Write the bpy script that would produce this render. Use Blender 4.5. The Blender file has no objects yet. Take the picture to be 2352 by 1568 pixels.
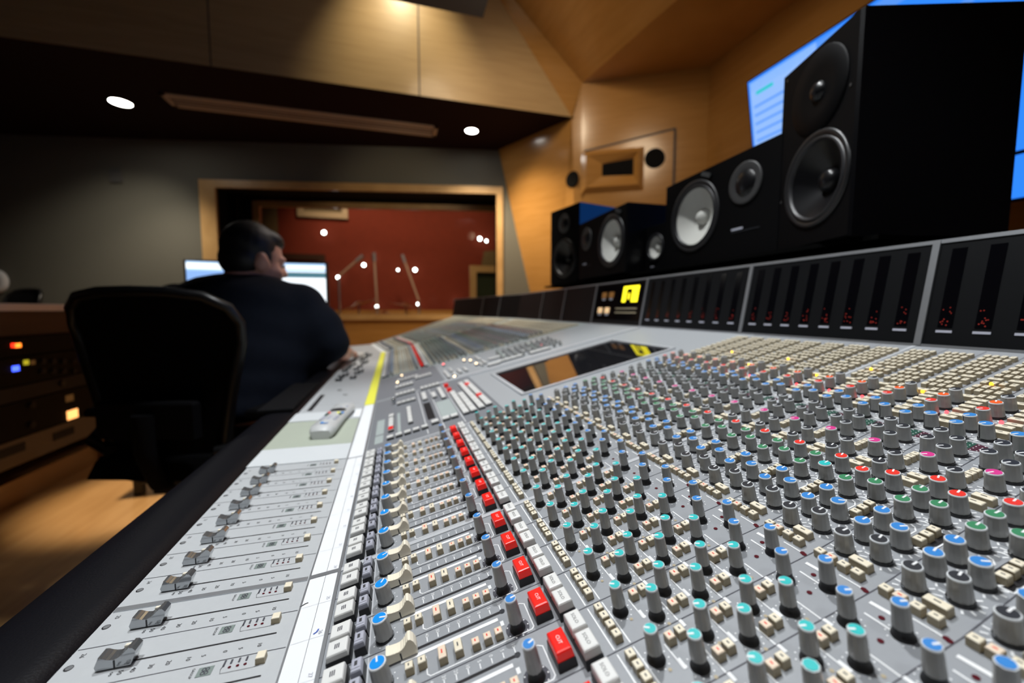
import bpy, bmesh, math, random
from mathutils import Vector, Matrix, Euler
random.seed(7)
SC = bpy.context.scene
COL = SC.collection
HC = 1.04                       # camera height above the floor
YAW, PITCH, FPX = 0.27907951, 0.07684721, 938.26
P = 0.04                        # channel pitch
Y0, GAP = 0.4332229, 0.0056588
B2 = 0.23220884                 # tilt of the upper panel
CB, SB = math.cos(B2), math.sin(B2)
X2, Z2 = -0.0553988, -0.2535899 + HC
ZP1 = -0.2572 + HC              # lower (fader) panel
PI = math.pi
R = math.radians

# ------------------------------------------------------------------ materials
MATS = {}
def mat(name, col, rough=0.5, metal=0.0, em=None, ems=0.0, var=0.06, vscale=40.0, coat=0.0, bump=0.0, spec=None):
    if name in MATS: return MATS[name]
    m = bpy.data.materials.new(name); m.use_nodes = True
    nt = m.node_tree; b = nt.nodes['Principled BSDF']
    b.inputs['Roughness'].default_value = rough
    b.inputs['Metallic'].default_value = metal
    if spec is not None: b.inputs['Specular IOR Level'].default_value = spec
    if coat: b.inputs['Coat Weight'].default_value = coat; b.inputs['Coat Roughness'].default_value = 0.05
    tc = nt.nodes.new('ShaderNodeTexCoord'); nz = nt.nodes.new('ShaderNodeTexNoise')
    nz.inputs['Scale'].default_value = vscale; nz.inputs['Detail'].default_value = 3
    nt.links.new(tc.outputs['Object'], nz.inputs['Vector'])
    mx = nt.nodes.new('ShaderNodeMix'); mx.data_type = 'RGBA'
    c = list(col) + [1.0] if len(col) == 3 else list(col)
    mx.inputs[6].default_value = [max(0, v * (1 - var)) for v in c[:3]] + [1]
    mx.inputs[7].default_value = [min(1, v * (1 + var)) for v in c[:3]] + [1]
    nt.links.new(nz.outputs['Fac'], mx.inputs[0]); nt.links.new(mx.outputs[2], b.inputs['Base Color'])
    if bump:
        bp = nt.nodes.new('ShaderNodeBump'); bp.inputs['Strength'].default_value = bump; bp.inputs['Distance'].default_value = 0.002
        nt.links.new(nz.outputs['Fac'], bp.inputs['Height']); nt.links.new(bp.outputs['Normal'], b.inputs['Normal'])
    if em is not None:
        b.inputs['Emission Color'].default_value = list(em) + [1]; b.inputs['Emission Strength'].default_value = ems
    MATS[name] = m; return m

def wood(name, c1, c2, rough=0.3, scale=(1.2, 1.2, 14.0), coat=0.3, rot=(0, 0, 0)):
    m = bpy.data.materials.new(name); m.use_nodes = True; nt = m.node_tree; b = nt.nodes['Principled BSDF']
    tc = nt.nodes.new('ShaderNodeTexCoord'); mp = nt.nodes.new('ShaderNodeMapping'); mp.inputs['Scale'].default_value = scale
    mp.inputs['Rotation'].default_value = rot
    nz = nt.nodes.new('ShaderNodeTexNoise'); nz.inputs['Scale'].default_value = 2.0; nz.inputs['Detail'].default_value = 6; nz.inputs['Distortion'].default_value = 0.6
    cr = nt.nodes.new('ShaderNodeValToRGB')
    cr.color_ramp.elements[0].position = 0.3; cr.color_ramp.elements[0].color = list(c1) + [1]
    cr.color_ramp.elements[1].position = 0.7; cr.color_ramp.elements[1].color = list(c2) + [1]
    nt.links.new(tc.outputs['Object'], mp.inputs['Vector']); nt.links.new(mp.outputs['Vector'], nz.inputs['Vector'])
    nt.links.new(nz.outputs['Fac'], cr.inputs['Fac']); nt.links.new(cr.outputs['Color'], b.inputs['Base Color'])
    b.inputs['Roughness'].default_value = rough; b.inputs['Coat Weight'].default_value = coat; b.inputs['Coat Roughness'].default_value = 0.12
    MATS[name] = m; return m

M_PANEL = mat('panel grey paint', (0.315, 0.33, 0.352), 0.45, var=0.04, vscale=300)
M_PANEL1 = mat('fader panel grey paint', (0.51, 0.53, 0.545), 0.42, var=0.04, vscale=200)
M_SEAM = mat('dark seam', (0.06, 0.06, 0.075), 0.7)
M_LINE = mat('white print', (0.90, 0.91, 0.92), 0.5)
M_INK = mat('black print', (0.045, 0.045, 0.05), 0.6)
M_SLOT = mat('slot black', (0.006, 0.005, 0.007), 0.7)
M_METAL = mat('satin aluminium', (0.55, 0.57, 0.60), 0.38, 0.85, vscale=90)
M_STRIPLT = mat('light bay strip', (0.60, 0.62, 0.65), 0.4, 0.2)
M_PAPER = mat('white paper strip', (0.84, 0.86, 0.88), 0.8, var=0.02)
M_BLK = mat('black plastic', (0.012, 0.012, 0.014), 0.45)
M_BLKM = mat('black matt', (0.004, 0.004, 0.005), 0.75, spec=.12)
M_VINYL = mat('black padded vinyl', (0.004, 0.004, 0.006), 0.42, bump=0.12, vscale=500, spec=.22)
M_CHROME = mat('chrome', (0.42, 0.435, 0.45), 0.12, 0.82, var=0.02)
M_GREY = mat('grey knob plastic', (0.40, 0.40, 0.385), 0.27, var=0.06)
M_RIM = mat('pale knob rim', (0.78, 0.81, 0.83), 0.35)
M_WHITE = mat('white key plastic', (0.80, 0.80, 0.78), 0.3, var=0.02)
M_RED = mat('red key plastic', (0.80, 0.012, 0.008), 0.28, em=(1, 0.03, 0.02), ems=0.22, var=0.02)  # slight glow put in to brighten the red
M_LILAC = mat('pale grey key plastic', (0.46, 0.47, 0.55), 0.35)
M_CREAM = mat('cream key top', (0.86, 0.78, 0.61), 0.4, var=0.04)
M_PINKK = mat('pinkish key top', (0.86, 0.70, 0.54), 0.4, var=0.04)
M_TAN = mat('tan key side', (0.42, 0.35, 0.23), 0.5)  # tan plastic, with the shading of the key sides put into the colour
M_CAPF = mat('cream fader plastic', (0.90, 0.83, 0.68), 0.35, var=0.03)
M_TEAL = mat('teal cap', (0.03, 0.54, 0.54), 0.35)
M_BLUE = mat('blue cap', (0.045, 0.25, 0.66), 0.35)
M_BLUE2 = mat('bright blue cap', (0.012, 0.30, 0.85), 0.3)
M_DGREY = mat('charcoal cap', (0.028, 0.03, 0.036), 0.4)
M_GREEN = mat('green cap', (0.055, 0.26, 0.12), 0.35)
M_REDC = mat('red cap', (0.85, 0.045, 0.03), 0.35)
M_PINK = mat('magenta cap', (0.72, 0.05, 0.28), 0.35)
M_ORANGE = mat('orange cap', (0.95, 0.13, 0.02), 0.35)
M_LCD = mat('lcd green grey', (0.24, 0.29, 0.27), 0.25)
M_LED = mat('dark red lamp', (0.09, 0.008, 0.015), 0.25)
M_LEDR = mat('lit red lamp', (1, 0.05, 0.05), 0.3, em=(1, 0.04, 0.05), ems=5)
M_LEDY = mat('lit yellow lamp', (1, 0.6, 0.02), 0.3, em=(1, 0.55, 0.02), ems=4)
M_LEDW = mat('lit warm key', (1, 0.85, 0.6), 0.3, em=(1, 0.72, 0.42), ems=6)
M_LEDG = mat('lit green lamp', (0.1, 0.9, 0.2), 0.3, em=(0.1, 0.9, 0.2), ems=2)
M_DKGRN = mat('dark green print', (0.012, 0.075, 0.05), 0.5)
M_DKRED = mat('dark red print', (0.07, 0.012, 0.03), 0.5)
M_YEL = mat('yellow tape', (0.90, 0.88, 0.10), 0.5, em=(0.9, 0.9, 0.1), ems=0.05, var=0.03)  # faint glow put into the yellow, no lamp in it

# ------------------------------------------------------------------ mesh builder
class MB:
    def __init__(s): s.v = []; s.f = []; s.m = []; s.sm = []; s.mats = []
    def mi(s, m):
        if m not in s.mats: s.mats.append(m)
        return s.mats.index(m)
    def add(s, vs, fs, m, T=None, smooth=False):
        o = len(s.v); k = s.mi(m)
        s.v += [tuple(T @ Vector(v)) if T is not None else tuple(v) for v in vs]
        for f in fs: s.f.append([i + o for i in f]); s.m.append(k); s.sm.append(smooth)
    def box(s, x0, x1, y0, y1, z0, z1, m, T=None, mt=None, bev=0.0, inset=0.0):
        """box; mt = material of the top face; inset tapers the top; bev rounds the top edge"""
        i = inset
        if bev:
            r = [(x0, x1, y0, y1, z0), (x0 + i, x1 - i, y0 + i, y1 - i, z1 - bev), (x0 + i + bev * .4, x1 - i - bev * .4, y0 + i + bev * .4, y1 - i - bev * .4, z1 - bev * .25), (x0 + i + bev, x1 - i - bev, y0 + i + bev, y1 - i - bev, z1)]
        else: r = [(x0, x1, y0, y1, z0), (x0 + i, x1 - i, y0 + i, y1 - i, z1)]
        vs = []
        for a, b, c, d, z in r: vs += [(a, c, z), (b, c, z), (b, d, z), (a, d, z)]
        n = len(r)
        side = []
        for k in range(n - 1):
            for j in range(4): side.append((k * 4 + j, k * 4 + (j + 1) % 4, k * 4 + 4 + (j + 1) % 4, k * 4 + 4 + j))
        top = [tuple(range(4 * (n - 1), 4 * n))]
        if bev and mt is not None:
            s.add(vs, side[:4] + [(3, 2, 1, 0)], m, T); s.add(vs, side[4:] + top, mt, T, False)
        else:
            s.add(vs, side + [(3, 2, 1, 0)], m, T); s.add(vs, top, mt or m, T)
    def quad(s, x0, x1, y0, y1, z, m, T=None): s.add([(x0, y0, z), (x1, y0, z), (x1, y1, z), (x0, y1, z)], [(0, 1, 2, 3)], m, T)
    def seg(s, a, b, w, z, m, T=None):
        a = Vector(a); b = Vector(b); d = (b - a).normalized(); n = Vector((-d.y, d.x)) * w / 2; d = d * w / 2
        pts = [a - d + n, a - d - n, b + d - n, b + d + n]
        s.add([(q.x, q.y, z) for q in pts], [(0, 1, 2, 3)], m, T)
    def poly(s, pts, w, z, m, T=None):
        for a, b in zip(pts, pts[1:]): s.seg(a, b, w, z, m, T)
    def lathe(s, prof, n, m, T=None, smooth=True, cap=True, capm=None):
        vs = []; fs = []
        for r, z in prof:
            for k in range(n):
                a = 2 * PI * k / n; vs.append((r * math.cos(a), r * math.sin(a), z))
        for i in range(len(prof) - 1):
            for k in range(n): fs.append((i * n + k, i * n + (k + 1) % n, (i + 1) * n + (k + 1) % n, (i + 1) * n + k))
        s.add(vs, fs, m, T, smooth)
        if cap: s.add(vs[-n:], [tuple(range(n))], capm or m, T)
    def disc(s, r, z, n, m, T=None, c=(0, 0)): s.add([(c[0] + r * math.cos(2 * PI * k / n), c[1] + r * math.sin(2 * PI * k / n), z) for k in range(n)], [tuple(range(n))], m, T)
    def prism(s, prof, y0, y1, m, T=None, smooth=False):
        """profile in (x,z) extruded along y"""
        n = len(prof); vs = [(x, y0, z) for x, z in prof] + [(x, y1, z) for x, z in prof]
        s.add(vs, [(i, i + n, (i + 1) % n + n, (i + 1) % n) for i in range(n)], m, T, smooth)
        s.add(vs, [tuple(range(n)), tuple(range(2 * n - 1, n - 1, -1))], m, T)
    def tube(s, pts, r, m, n=10, T=None, rs=None):
        pts = [Vector(p) for p in pts]; vs = []; fs = []
        up = Vector((0, 0, 1))
        for i, p in enumerate(pts):
            d = (pts[min(i + 1, len(pts) - 1)] - pts[max(i - 1, 0)]).normalized()
            a = d.cross(up) if abs(d.z) < .95 else d.cross(Vector((0, 1, 0)))
            a.normalize(); b = d.cross(a); rr = rs[i] if rs else r
            for k in range(n): t = 2 * PI * k / n; vs.append(tuple(p + a * math.cos(t) * rr + b * math.sin(t) * rr))
        for i in range(len(pts) - 1):
            for k in range(n): fs.append((i * n + k, (i + 1) * n + k, (i + 1) * n + (k + 1) % n, i * n + (k + 1) % n))
        s.add(vs, fs, m, T, True)
        s.add(vs, [tuple(range(n)), tuple(range(len(vs) - 1, len(vs) - n - 1, -1))], m, T)
    def ellipsoid(s, c, r, m, rot=None, n=20, k=12):
        T = Matrix.Translation(c) @ (rot.to_matrix().to_4x4() if rot else Matrix()) @ Matrix.Diagonal((*r, 1))
        vs = [(0, 0, -1)]; fs = []
        for i in range(1, k):
            t = -PI / 2 + PI * i / k
            for j in range(n): a = 2 * PI * j / n; vs.append((math.cos(t) * math.cos(a), math.cos(t) * math.sin(a), math.sin(t)))
        vs.append((0, 0, 1)); L = len(vs) - 1
        for j in range(n): fs.append((0, 1 + (j + 1) % n, 1 + j)); fs.append((L, L - n + j, L - n + (j + 1) % n))
        for i in range(k - 2):
            for j in range(n): fs.append((1 + i * n + j, 1 + i * n + (j + 1) % n, 1 + (i + 1) * n + (j + 1) % n, 1 + (i + 1) * n + j))
        s.add(vs, fs, m, T, True)
    def mesh(s, name):
        me = bpy.data.meshes.new(name); me.from_pydata(s.v, [], s.f)
        for m in s.mats: me.materials.append(m)
        me.polygons.foreach_set('material_index', s.m); me.polygons.foreach_set('use_smooth', s.sm)
        me.update(); return me
    def obj(s, name, parent=None, loc=None, rot=None):
        return link(name, s.mesh(name), parent, loc, rot)

def link(name, me, parent=None, loc=None, rot=None):
    o = bpy.data.objects.new(name, me); COL.objects.link(o)
    if loc is not None: o.location = loc
    if rot is not None: o.rotation_euler = rot
    if parent is not None: o.parent = parent
    return o
def tag(o, label=None, cat=None, group=None, kind=None):
    for k, v in (('label', label), ('category', cat), ('group', group), ('kind', kind)):
        if v: o[k] = v
    return o
def empty(name, loc, label, cat, group=None, rz=0.0):
    o = bpy.data.objects.new(name, None); COL.objects.link(o); o.location = loc; o.rotation_euler = (0, 0, rz); o.empty_display_size = .05
    return tag(o, label, cat, group)
def struct(o): o['kind'] = 'structure'; return o

# glyphs: small flat letters cut from Blender's own font
_GL = {}
def glyph(t):
    if t not in _GL:
        cu = bpy.data.curves.new('txt', 'FONT'); cu.body = t; cu.size = 1.0; cu.align_x = 'CENTER'; cu.align_y = 'CENTER'; cu.resolution_u = 2
        o = bpy.data.objects.new('txt', cu); COL.objects.link(o)
        dg = bpy.context.evaluated_depsgraph_get(); me = o.evaluated_get(dg).to_mesh()
        _GL[t] = ([tuple(v.co) for v in me.vertices], [tuple(p.vertices) for p in me.polygons])
        o.evaluated_get(dg).to_mesh_clear(); bpy.data.objects.remove(o); bpy.data.curves.remove(cu)
    return _GL[t]
def text(mb, t, size, m, T):
    v, f = glyph(t); mb.add([(a * size, b * size, 0) for a, b, c in v], f, m, T)

# ------------------------------------------------------------------ camera
def cam_axes():
    f = Vector((math.sin(YAW) * math.cos(PITCH), math.cos(YAW) * math.cos(PITCH), -math.sin(PITCH)))
    r = Vector((math.cos(YAW), -math.sin(YAW), 0)); u = r.cross(f); return r, u, f
CR, CU, CF = cam_axes(); CPOS = Vector((0, 0, HC))
def project(p):
    d = Vector(p) - CPOS; z = d.dot(CF)
    if z < 0.03: return None
    return 1176 + FPX * d.dot(CR) / z, 784 - FPX * d.dot(CU) / z, z
def ray(px, py): return CR * ((px - 1176) / FPX) - CU * ((py - 784) / FPX) + CF
def at_z(px, py, z): d = ray(px, py); return CPOS + d * ((z - HC) / d.z)
def at_x(px, py, x): d = ray(px, py); return CPOS + d * (x / d.x)
def at_y(px, py, y): d = ray(px, py); return CPOS + d * (y / d.y)
cd = bpy.data.cameras.new('camera'); cam = bpy.data.objects.new('camera', cd); COL.objects.link(cam); SC.camera = cam
cam.matrix_world = Matrix(((CR.x, CU.x, -CF.x, 0), (CR.y, CU.y, -CF.y, 0), (CR.z, CU.z, -CF.z, HC), (0, 0, 0, 1)))
cd.sensor_fit = 'HORIZONTAL'; cd.sensor_width = 36.0; cd.lens = FPX * 36.0 / 2352; cd.clip_start = 0.01; cd.clip_end = 60
cd.dof.use_dof = True; cd.dof.focus_distance = 0.36; cd.dof.aperture_fstop = 3.5; cd.dof.aperture_blades = 0

# ------------------------------------------------------------------ the mixing console
ROOT = empty('mixing_console', (0.3, 1.4, 0), 'long grey recording console covered in rows of knobs, faders and small buttons', 'mixing console')
R0 = Vector(ROOT.location)
YB, TANW = 2.62, math.tan(R(9.0))          # the far wing bends off here
YN = -0.60                                 # near end, behind the photographer
def bend(p):
    x, y, z = p
    return (x - max(0, y - YB) * TANW, y, z)
def yend(x): return 3.32 + x * 0.85
ROTP = Matrix.Rotation(-B2, 4, 'Y')
def ych(c): return Y0 + c * P - (GAP if c < 0 else 0) - (GAP if c < -8 else 0) + (0 if c < 28 else 0.0)
def P2(u, y, h=0.0):
    """a point on the upper panel: u mm up the slope, world y, h mm above it"""
    u *= .001; h *= .001
    return Vector((X2 + u * CB - h * SB, y, Z2 + u * SB + h * CB))
def M2(u, y, h=0.0, rz=0.0):
    T = Matrix.Translation(bend(P2(u, y, h))) @ ROTP
    return T @ Matrix.Rotation(rz, 4, 'Z') if rz else T
def M1(x, y, h=0.0): return Matrix.Translation((x, y, ZP1 + h * .001))
def skew(u): return -0.44 + max(0.0, u - 350) * 0.00125
def part(mb, name, label=None, kind=None):
    o = mb.obj(name, ROOT); o.location = -R0
    return tag(o, label=label, kind=kind)
mm = .001
YC0 = ych(7) + .56 * P + .004               # centre section from here ...
YC1 = Y0 + 28.1 * P                         # ... to here
UE = 858                                    # upper edge of the panel in mm

# chassis, arm rest and stands
mb = MB()
prof = [(-.245, ZP1 - .004), (-.086, ZP1 - .004), (X2, Z2 - .004), (X2 + .868 * CB, Z2 + .868 * SB - .004), (X2 + .868 * CB, Z2 - .02), (-.05, Z2 - .13), (-.245, ZP1 - .05)]
n = len(prof)
sec = []
for yy in (YN, YB, None): sec.append([bend((x, yy if yy is not None else yend(x), z)) for x, z in prof])
vs = sum(sec, []); fs = []
for k in range(2):
    for i in range(n): fs.append((k * n + i, k * n + n + i, k * n + n + (i + 1) % n, k * n + (i + 1) % n))
fs += [tuple(range(n)), tuple(range(3 * n - 1, 2 * n - 1, -1))]
mb.add(vs, fs, M_BLKM); part(mb, 'chassis')
mb = MB()
ap = []
for k in range(13):
    a = R(100 + 190 * k / 12); ap.append((-.288 + .052 * math.cos(a), ZP1 - .034 + .036 * math.sin(a)))
ap = [(-.236, ZP1 - .004), (-.26, ZP1 + .002)] + ap + [(-.236, ZP1 - .07)]
n = len(ap); sec = []
for yy in (YN, YB, None): sec.append([bend((x, yy if yy is not None else yend(x), z)) for x, z in ap])
vs = sum(sec, []); fs = []
for k in range(2):
    for i in range(n): fs.append((k * n + i, k * n + n + i, k * n + n + (i + 1) % n, k * n + (i + 1) % n))
mb.add(vs, fs, M_VINYL, None, True); mb.add(vs, [tuple(range(n)), tuple(range(3 * n - 1, 2 * n - 1, -1))], M_VINYL)
part(mb, 'armrest', 'black padded armrest along the front edge')
for yy in (-.3, 1.15, 2.55):
    mb = MB(); mb.box(.15, .6, yy - .05, yy + .05, 0, Z2 - .06, M_BLKM); part(mb, 'stand')

# --- panels --------------------------------------------------------
def strip_panel(name, m, x0, x1, zf, y0, y1, dz=.0, label=None):
    mb = MB(); ys = [y0, y1] if y1 <= YB or y0 >= YB else [y0, YB, y1]
    vs = []
    for yy in ys: vs += [bend((x0, yy, zf(x0) + dz)), bend((x1, yy, zf(x1) + dz))]
    mb.add(vs, [(2 * i, 2 * i + 1, 2 * i + 3, 2 * i + 2) for i in range(len(ys) - 1)], m)
    return mb
z1f = lambda x: ZP1
z2f = lambda x: Z2 + (x - X2) * SB / CB
XS0 = -.0845
zsf = lambda x: ZP1 + (x - XS0) / (X2 - XS0) * (Z2 - ZP1)
XE = X2 + UE * mm * CB

# near bays: one control panel with its print
pan = strip_panel('control_panel', M_PANEL, X2, XE, z2f, YN, YC0)
low = strip_panel('fader_panel', M_PANEL1, -.237, XS0, z1f, YN, YC0)
CH = list(range(-9, 8))
def pq(mb, u0, u1, y0, y1, h, m): mb.add([P2(u0, y0, h), P2(u1, y0, h), P2(u1, y1, h), P2(u0, y1, h)], [(0, 1, 2, 3)], m)
def pl(mb, pts, w, m, h=.25):
    """print a line on the upper panel; pts are (u mm, y)"""
    T = M2(0, 0, h); mb.poly([(a * mm, b) for a, b in pts], w * mm, 0, m, T)
def dots(mb, u, y, r, n=11, d=.55, a0=-150, a1=150, m=M_LINE):
    T = M2(u, y, .22)
    for k in range(n):
        a = R(a0 + (a1 - a0) * k / (n - 1)); mb.disc(d * mm, 0, 5, m, T, (r * mm * math.cos(a), r * mm * math.sin(a)))

ITEMS = []       # (part name, prototype, matrix)
def item(kind, proto, u, y, rz=0.0, h=0.0): ITEMS.append((kind, proto, M2(u, y, h, rz)))

def channel(c, y, far=False):
    r = random.Random(c * 31 + 5)
    J = lambda a: R(a + r.uniform(-9, 9))
    yo = lambda o: y + o * P
    # status keys and small grey keys by the scribble strip
    for o in (.22, -.20):
        item('status_button', 'status', 13.4, yo(o)); item('group_button', 'group', 28.4, yo(o * .95))
    item('gain_knob', 'gain', 44.7, yo(-.15), R(r.choice([60, 35, 95, -20, 50, 20])))
    item('small_fader', 'cream', 57, yo(.27))
    for u in (62.3, 70.8): item('fader_button', 'square', u, yo(-.14))
    item('fader_button', 'tallr', 84.6, yo(-.17)); item('fader_button', 'tall', 95.6, yo(-.17))
    for u in (107.4, 115.8, 123.8): item('fader_button', 'squarer', u, yo(-.25))
    item('pan_knob', 'pan', 137.2, yo(-.24), J(10))
    item('cut_button', 'cut', 156.8, yo(-.11))
    for o in (.125, -.305): item('solo_button', 'solo', 172.3, yo(o))
    for o in (.33, .13, -.07, -.27): item('assign_button', 'square', 192.8, yo(o))
    far_o, near_o = .17, -.20
    for i, u in enumerate((205.5, 224.2, 240.6, 259.3, 277, 294.6)):
        o = (far_o, near_o)[i % 2]
        if i == 5: o = -.12
        if i == 4: o = .2
        item('send_knob', 'teal', u, yo(o), J(150))
        ob = (-.22, .30)[i % 2]
        ub = (217, 217, 234.5, 234.5, 252, 252)[i]
    for j, u in enumerate((219.8, 237, 254.8, 272, 289.6)):
        o = (.30, -.22)[j % 2]
        item('send_button', 'squarer', u, yo(o)); item('send_button', 'square', u + 7.8, yo(o + .015))
    item('send_knob', 'sendblue', 314, yo(.36), J(-25)); item('send_knob', 'sendblue', 328.5, yo(-.1), J(-30))
    # filter keys
    for k, o in enumerate((.42, .24, .03, -.18)): item('filter_button', 'squarep' if k == 1 else 'square', 349.5, yo(o))
    item('filter_button', 'wide', 359.8, yo(-.06))
    item('filter_knob', 'grey', 365.8, yo(.30), J(5)); item('filter_knob', 'grey', 375.3, yo(-.11), J(5))
    # equaliser
    item('equalizer_knob', 'blue', 386.2, yo(.32), J(8)); item('equalizer_knob', 'blue', 396, yo(-.09), J(-40)); item('equalizer_knob', 'blue', 406.6, yo(.33), J(8))
    for u, o in ((424, -.155), (415.7, -.17), (407.4, -.185)): item('equalizer_button', 'square', u, yo(o))
    item('equalizer_knob', 'green', 429, yo(.35), J(8)); item('equalizer_knob', 'teallarge' if c == -4 else 'green', 438.6, yo(-.05), J(10)); item('equalizer_knob', 'red' if c == -5 else 'green', 449.6, yo(.37), J(5))
    item('equalizer_knob', 'red', 459.4, yo(-.04), J(15))
    item('equalizer_button', 'wide', 474, yo(-.06)); item('equalizer_button', 'wide', 484.4, yo(-.08))
    # dynamics
    item('dynamics_knob', 'red' if c < -5 else 'grey', 471, yo(.39), J(12)); item('dynamics_knob', 'grey', 492, yo(.41), J(150)); item('dynamics_knob', 'pink', 504, yo(0.0), J(150))
    for u in (506.2, 513, 519.6): item('equalizer_button', 'square', u, yo(.45))
    item('dynamics_knob', 'grey', 526.1, yo(.02), J(150)); item('dynamics_knob', 'grey', 535.9, yo(.44), J(150)); item('dynamics_knob', 'grey', 546.8, yo(.06), J(150)); item('dynamics_knob', 'grey', 556.6, yo(.47), J(150))
    item('monitor_knob', 'blue', 579.5, yo(.49), J(150)); item('monitor_knob', 'blue', 588.4, yo(.09), J(150)); item('monitor_knob', 'blue', 600.5, yo(.51), J(150))
    item('input_button', 'wide', 599.5, yo(.0))
    for u, o in ((612.6, .07), (621, .01), (634.6, .10), (646, .12), (656.6, .13), (666.7, .13)): item('input_button', 'wide', u, yo(o))
    item('input_knob', 'red', 620.6, yo(.52), J(150)); item('input_knob', 'orange', 641.2, yo(.53), J(20)); item('input_knob', 'grey', 661.4, yo(.54), J(150))
    # routing matrix
    item('routing_button', 'wide', 674, yo(.45))
    for u in (679.5,):
        for o in (.25, .06): item('routing_button', 'matrix', u, yo(o))
    for u in (695.5, 708.5, 724, 737, 751.5, 765.5, 780, 793.5, 808, 821.3):
        d = (u - 695) * .0008
        if abs(u - 737) < 1:
            for o in (.60, .18): item('routing_button', 'wide', u, yo(o + d))
            continue
        for o in (.68, .49, .30, .10): item('routing_button', 'matrix', u, yo(o + d))

def channel_print(c, y):
    yo = lambda o: y + o * P
    # --- fader panel
    T = M1(0, 0, .25)
    yl = yo(-.44)
    low.quad(-.236, XS0 - .001, yl - .0003, yl + .0003, 0, M_SEAM, T)
    low.quad(-.207, -.0961, yo(0) - .0006, yo(0) + .0006, .0001, M_SLOT, T)
    low.disc(.0028, 0, 14, M_SLOT, T, (-.2310, yo(.12))); low.disc(.0022, .0001, 12, M_METAL, T, (-.2307, yo(.12)))
    Trot = lambda x, yy: Matrix.Translation((x, yy, ZP1 + .0003)) @ Matrix.Rotation(R(-90), 4, 'Z')
    for x, t in ((-.1988, '\u221e'), (-.1935, '50'), (-.1858, '40'), (-.1752, '30'), (-.1646, '20'), (-.152, '10'), (-.1426, '5'), (-.1286, '0'), (-.1184, '5'), (-.1055, '10')):
        text(low, t, .0042, M_INK, Trot(x, yo(-.235)))
    text(low, str(24 - c), .0042, M_INK, Trot(-.229, yo(.38)))
    low.box(-.1404, -.1308, yo(.27), yo(.47), 0, .0003, M_SEAM, M1(0, 0), mt=M_LCD)
    text(low, '8', .0075, M_SEAM, Trot(-.1358, yo(.41)) @ Matrix.Translation((0, 0, .0002))); text(low, '8', .0075, M_SEAM, Trot(-.1358, yo(.33)) @ Matrix.Translation((0, 0, .0002)))
    text(low, 'GROUP', .0026, M_INK, Trot(-.1438, yo(.38)))
    for x in (-.1201, -.1150, -.1102):
        low.disc(.0011, .0001, 10, M_LED, T, (x, yo(.35))); low.seg((x - .0002, yo(.44)), (x - .0002, yo(.51)), .0013, .0001, M_SEAM, T)
    low.poly([(-.1246, yo(.44)), (-.1256, yo(.34)), (-.1247, yo(.24)), (-.105, yo(.235)), (-.1005, yo(.25)), (-.100, yo(.30))], .0003, .0001, M_INK, T)
    low.seg((-.1246, yo(.40)), (-.1246, yo(.52)), .0013, .0001, M_SEAM, T)
    # --- upper panel seams
    pl(pan, [(0, yo(-.44)), (350, yo(-.44)), (UE - 3, yo(skew(UE)))], .7, M_SEAM, .2)
    # small fader section
    pq(pan, 49.5, 129.3, yo(.27) - .0011, yo(.27) + .0011, .2, M_SLOT)
    pan.disc(.0021, 0, 12, M_DGREY, M2(131, yo(.27), .4))
    pq(pan, 56, 126.3, yo(.10), yo(.17), .2, M_LINE)
    for k in range(8):
        u = 75 + 7.9 * k
        pl(pan, [(u, yo(.335)), (u, yo(.42))], .7, M_LINE); text(pan, ('40', '30', '20', '10', '5', '0', '5', '10')[k], .0036, M_LINE, M2(u, yo(.47), .3, R(-90)))
    pl(pan, [(73, yo(.02)), (73, yo(-.33)), (75, yo(-.385)), (146, yo(-.385)), (148, yo(-.34)), (148, yo(.22)), (145, yo(.27)), (140, yo(.28))], .8, M_LINE)
    for u in (21.7, 33): pq(pan, u, u + 1, yo(-.42), yo(.54), .2, M_STRIPLT)
    for u in (187, 198.5): pl(pan, [(u, yo(-.40)), (u, yo(.50))], .9, M_LINE)
    pan.disc(.0085, 0, 20, M_SEAM, M2(137.2, yo(-.24), .1)); dots(pan, 137.2, yo(-.24), 7.6, 9)
    dots(pan, 44.7, yo(-.15), 9.0, 9)
    pq(pan, 127, 129.5, yo(-.05), yo(.06), .2, M_LINE)
    # send section
    for i, u in enumerate((215.7, 233.5, 251.5, 269, 286.5, 304)):
        a, b = ((.31, -.12), (-.02, -.42))[i % 2] if i < 5 else (-.05, -.42)
        pl(pan, [(u, yo(a)), (u, yo(b))], .9, M_LINE)
        pl(pan, [(u + 1, yo(a - .30 if i % 2 == 0 else .53)), (u + 1, yo(a - .42 if i % 2 == 0 else .45))], 2.2, M_LINE)
    for i, u in enumerate((205.5, 224.2, 240.6, 259.3, 277, 294.6)):
        o = (.17, -.20, .17, -.20, .2, -.12)[i]; dots(pan, u, yo(o), 7.4, 10, .55)
        pan.disc(.0012, 0, 8, M_TAN, M2(u + 3, yo(o - .22), .3))
    for u, o in ((314, .36), (328.5, -.1)): dots(pan, u, yo(o), 7.4, 10, .55)
    pl(pan, [(327, yo(.35)), (327, yo(.0)), (333, yo(-.06))], 1.1, M_LINE); pl(pan, [(337, yo(.42)), (338, yo(.06))], 2.4, M_LINE)
    pl(pan, [(343.5, yo(.0)), (343.5, yo(-.35))], .9, M_LINE)
    for u, o in ((331, .20), (343.5, -.36), (343, .60), (316, -.02)): pan.disc(.0016, 0, 10, M_LED, M2(u, yo(o), .4))
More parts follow.
